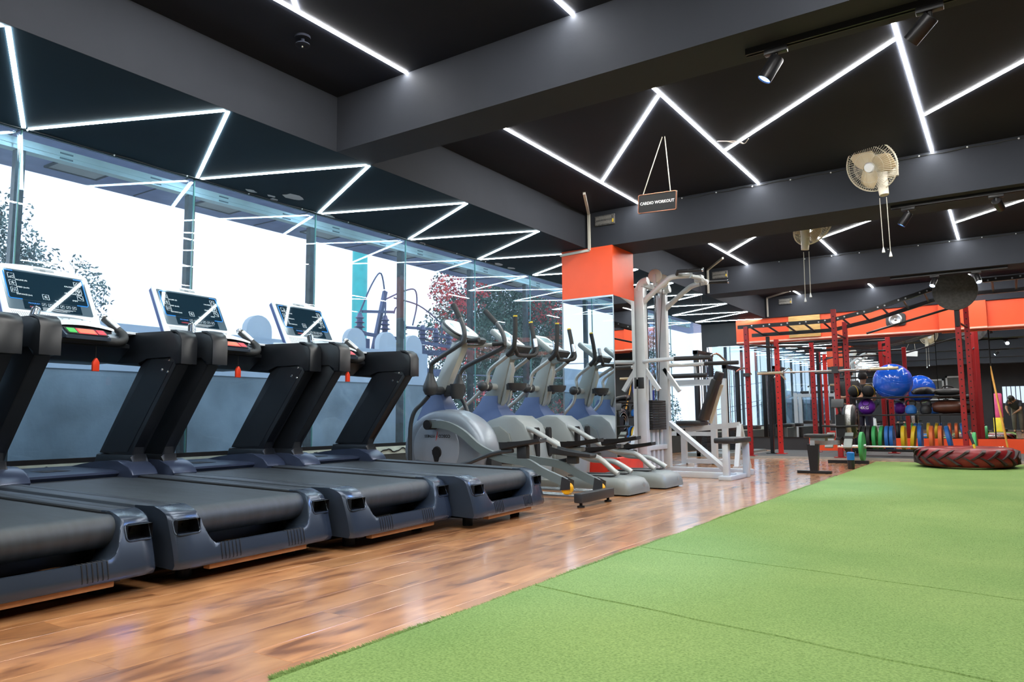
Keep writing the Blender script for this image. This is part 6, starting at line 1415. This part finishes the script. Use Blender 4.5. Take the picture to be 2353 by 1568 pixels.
stand = dict(pelvis=(0, 0, 0.93), chest=(0, 0.0, 1.28), neck=(0, 0.0, 1.47), head0=(0, 0.02, 1.54), head=(0, 0.03, 1.63), shL=(0.18, 0, 1.40), elL=(0.24, 0.05, 1.12), wrL=(0.12, 0.22, 1.10), haL=(0.06, 0.26, 1.12), shR=(-0.18, 0, 1.40), elR=(-0.24, 0.05, 1.12), wrR=(-0.12, 0.22, 1.08), haR=(-0.06, 0.26, 1.10), hipL=(0.09, 0, 0.88), knL=(0.10, 0.02, 0.48), anL=(0.10, -0.02, 0.09), toL=(0.11, 0.13, 0.045), hipR=(-0.09, 0, 0.88), knR=(-0.10, 0.02, 0.48), anR=(-0.10, -0.02, 0.09), toR=(-0.11, 0.13, 0.045))
bend = dict(stand); bend.update(pelvis=(0.20, -0.62, 0.86), chest=(0.16, -0.36, 1.10), neck=(0.10, -0.22, 1.18), head0=(0.08, -0.16, 1.19), head=(0.06, -0.10, 1.22), face=(0, 0.9, -0.45), shL=(0.31, -0.30, 1.10), elL=(0.32, -0.20, 0.86), wrL=(0.16, -0.12, 0.74), haL=(0.10, -0.115, 0.70), shR=(-0.03, -0.28, 1.12), elR=(-0.12, -0.22, 0.90), wrR=(-0.08, -0.12, 0.76), haR=(-0.05, -0.115, 0.70), hipL=(0.29, -0.62, 0.84), knL=(0.31, -0.52, 0.46), anL=(0.31, -0.60, 0.09), toL=(0.33, -0.44, 0.045), hipR=(0.11, -0.62, 0.84), knR=(0.10, -0.50, 0.46), anR=(0.10, -0.60, 0.09), toR=(0.09, -0.44, 0.045))
person((0, 0, 0.012), 0, bend, 'shirt_dark', 'trouser_khaki', 'person in a dark shirt bending forward, mirrored at the right edge')
person((-3.45, 0.38, 0.335), 0, stand, 'shirt_blue', 'trouser_navy', 'person in a pale blue shirt and white face mask, mirrored behind the rack', mask=True)
# someone by the far machines, partly behind the red posts
lift = dict(stand); lift.update(wrL=(0.20, 0.20, 1.15), haL=(0.18, 0.26, 1.18))
p3 = person((-2.51, 15.1, PLZ+0.012), math.radians(200), stand, mat('vest_black', (0.02, 0.02, 0.02), 0.8), 'trouser_navy', 'person in a black top standing behind the red posts'); p3.scale = (0.9, 0.9, 0.9)
# pink pad, yellow floor sign, framed boards and grilled window on the back wall
pk = empty('punching_bag', (-0.38, -3.0, 0)); tag(pk, 'pink standing punch bag, mirrored at the right beside the bamboo pole', 'punching bag')
MB().lathe([(0, 0.55), (0.13, 0.55), (0.145, 0.60), (0.145, 1.45), (0.12, 1.50), (0, 1.51)], 24).obj('bag', mat('bag_pink', (0.75, 0.10, 0.26), 0.5), pk)
MB().lathe([(0, 0), (0.26, 0), (0.27, 0.10), (0.20, 0.14), (0.06, 0.16), (0.06, 0.55), (0, 0.55)], 24).obj('base', 'ell_dark', pk)
ys = empty('floor_sign', (-0.40, -2.35, 0)); tag(ys, 'yellow folding floor sign, mirrored at the right', 'floor sign')
for s in (-1, 1): MB().box((0, s*0.09, 0.28), (0.32, 0.015, 0.56), Matrix.Rotation(math.radians(s*17), 4, 'X'), 0.004).obj('panel', mat('sign_yellow', (0.85, 0.65, 0.02), 0.5), ys)
for i, (x0, x1, z0, z1) in enumerate(((-3.1, -2.35, 1.30, 2.25), (-2.28, -1.70, 1.30, 2.36))):
    f = empty('framed_board', (0, YB, 0)); tag(f, ['white framed board on the back wall, left in the mirror', 'white framed board on the back wall, right and higher in the mirror'][i], 'picture frame', 'framed boards')
    fr = MB()
    for a in ((x0, x1, z0, z0+0.07), (x0, x1, z1-0.07, z1), (x0, x0+0.07, z0, z1), (x1-0.07, x1, z0, z1)): fr.bx(a[0], a[1], 0.0, 0.04, a[2], a[3])
    fr.obj('frame', 'white_plastic', f, False); MB().bx(x0+0.06, x1-0.06, 0.0, 0.02, z0+0.06, z1-0.06).obj('sheet', mat('board_grey', (0.10, 0.11, 0.11), 0.5), f, False)
w = empty('window_back', (0, YB, 0)); w['kind'] = 'structure'; w['label'] = 'barred window in the back wall'
MB().bx(-0.25, 1.1, 0.0, 0.015, 1.15, 1.85).obj('pane', emit_mat('daylit_pane', (0.7, 0.8, 1.0), 1.2), w, False)
for k in range(9): MB().bx(-0.25+k*0.16, -0.22+k*0.16, 0.016, 0.03, 1.12, 1.88).obj('bar', 'dark_wall', w, False)
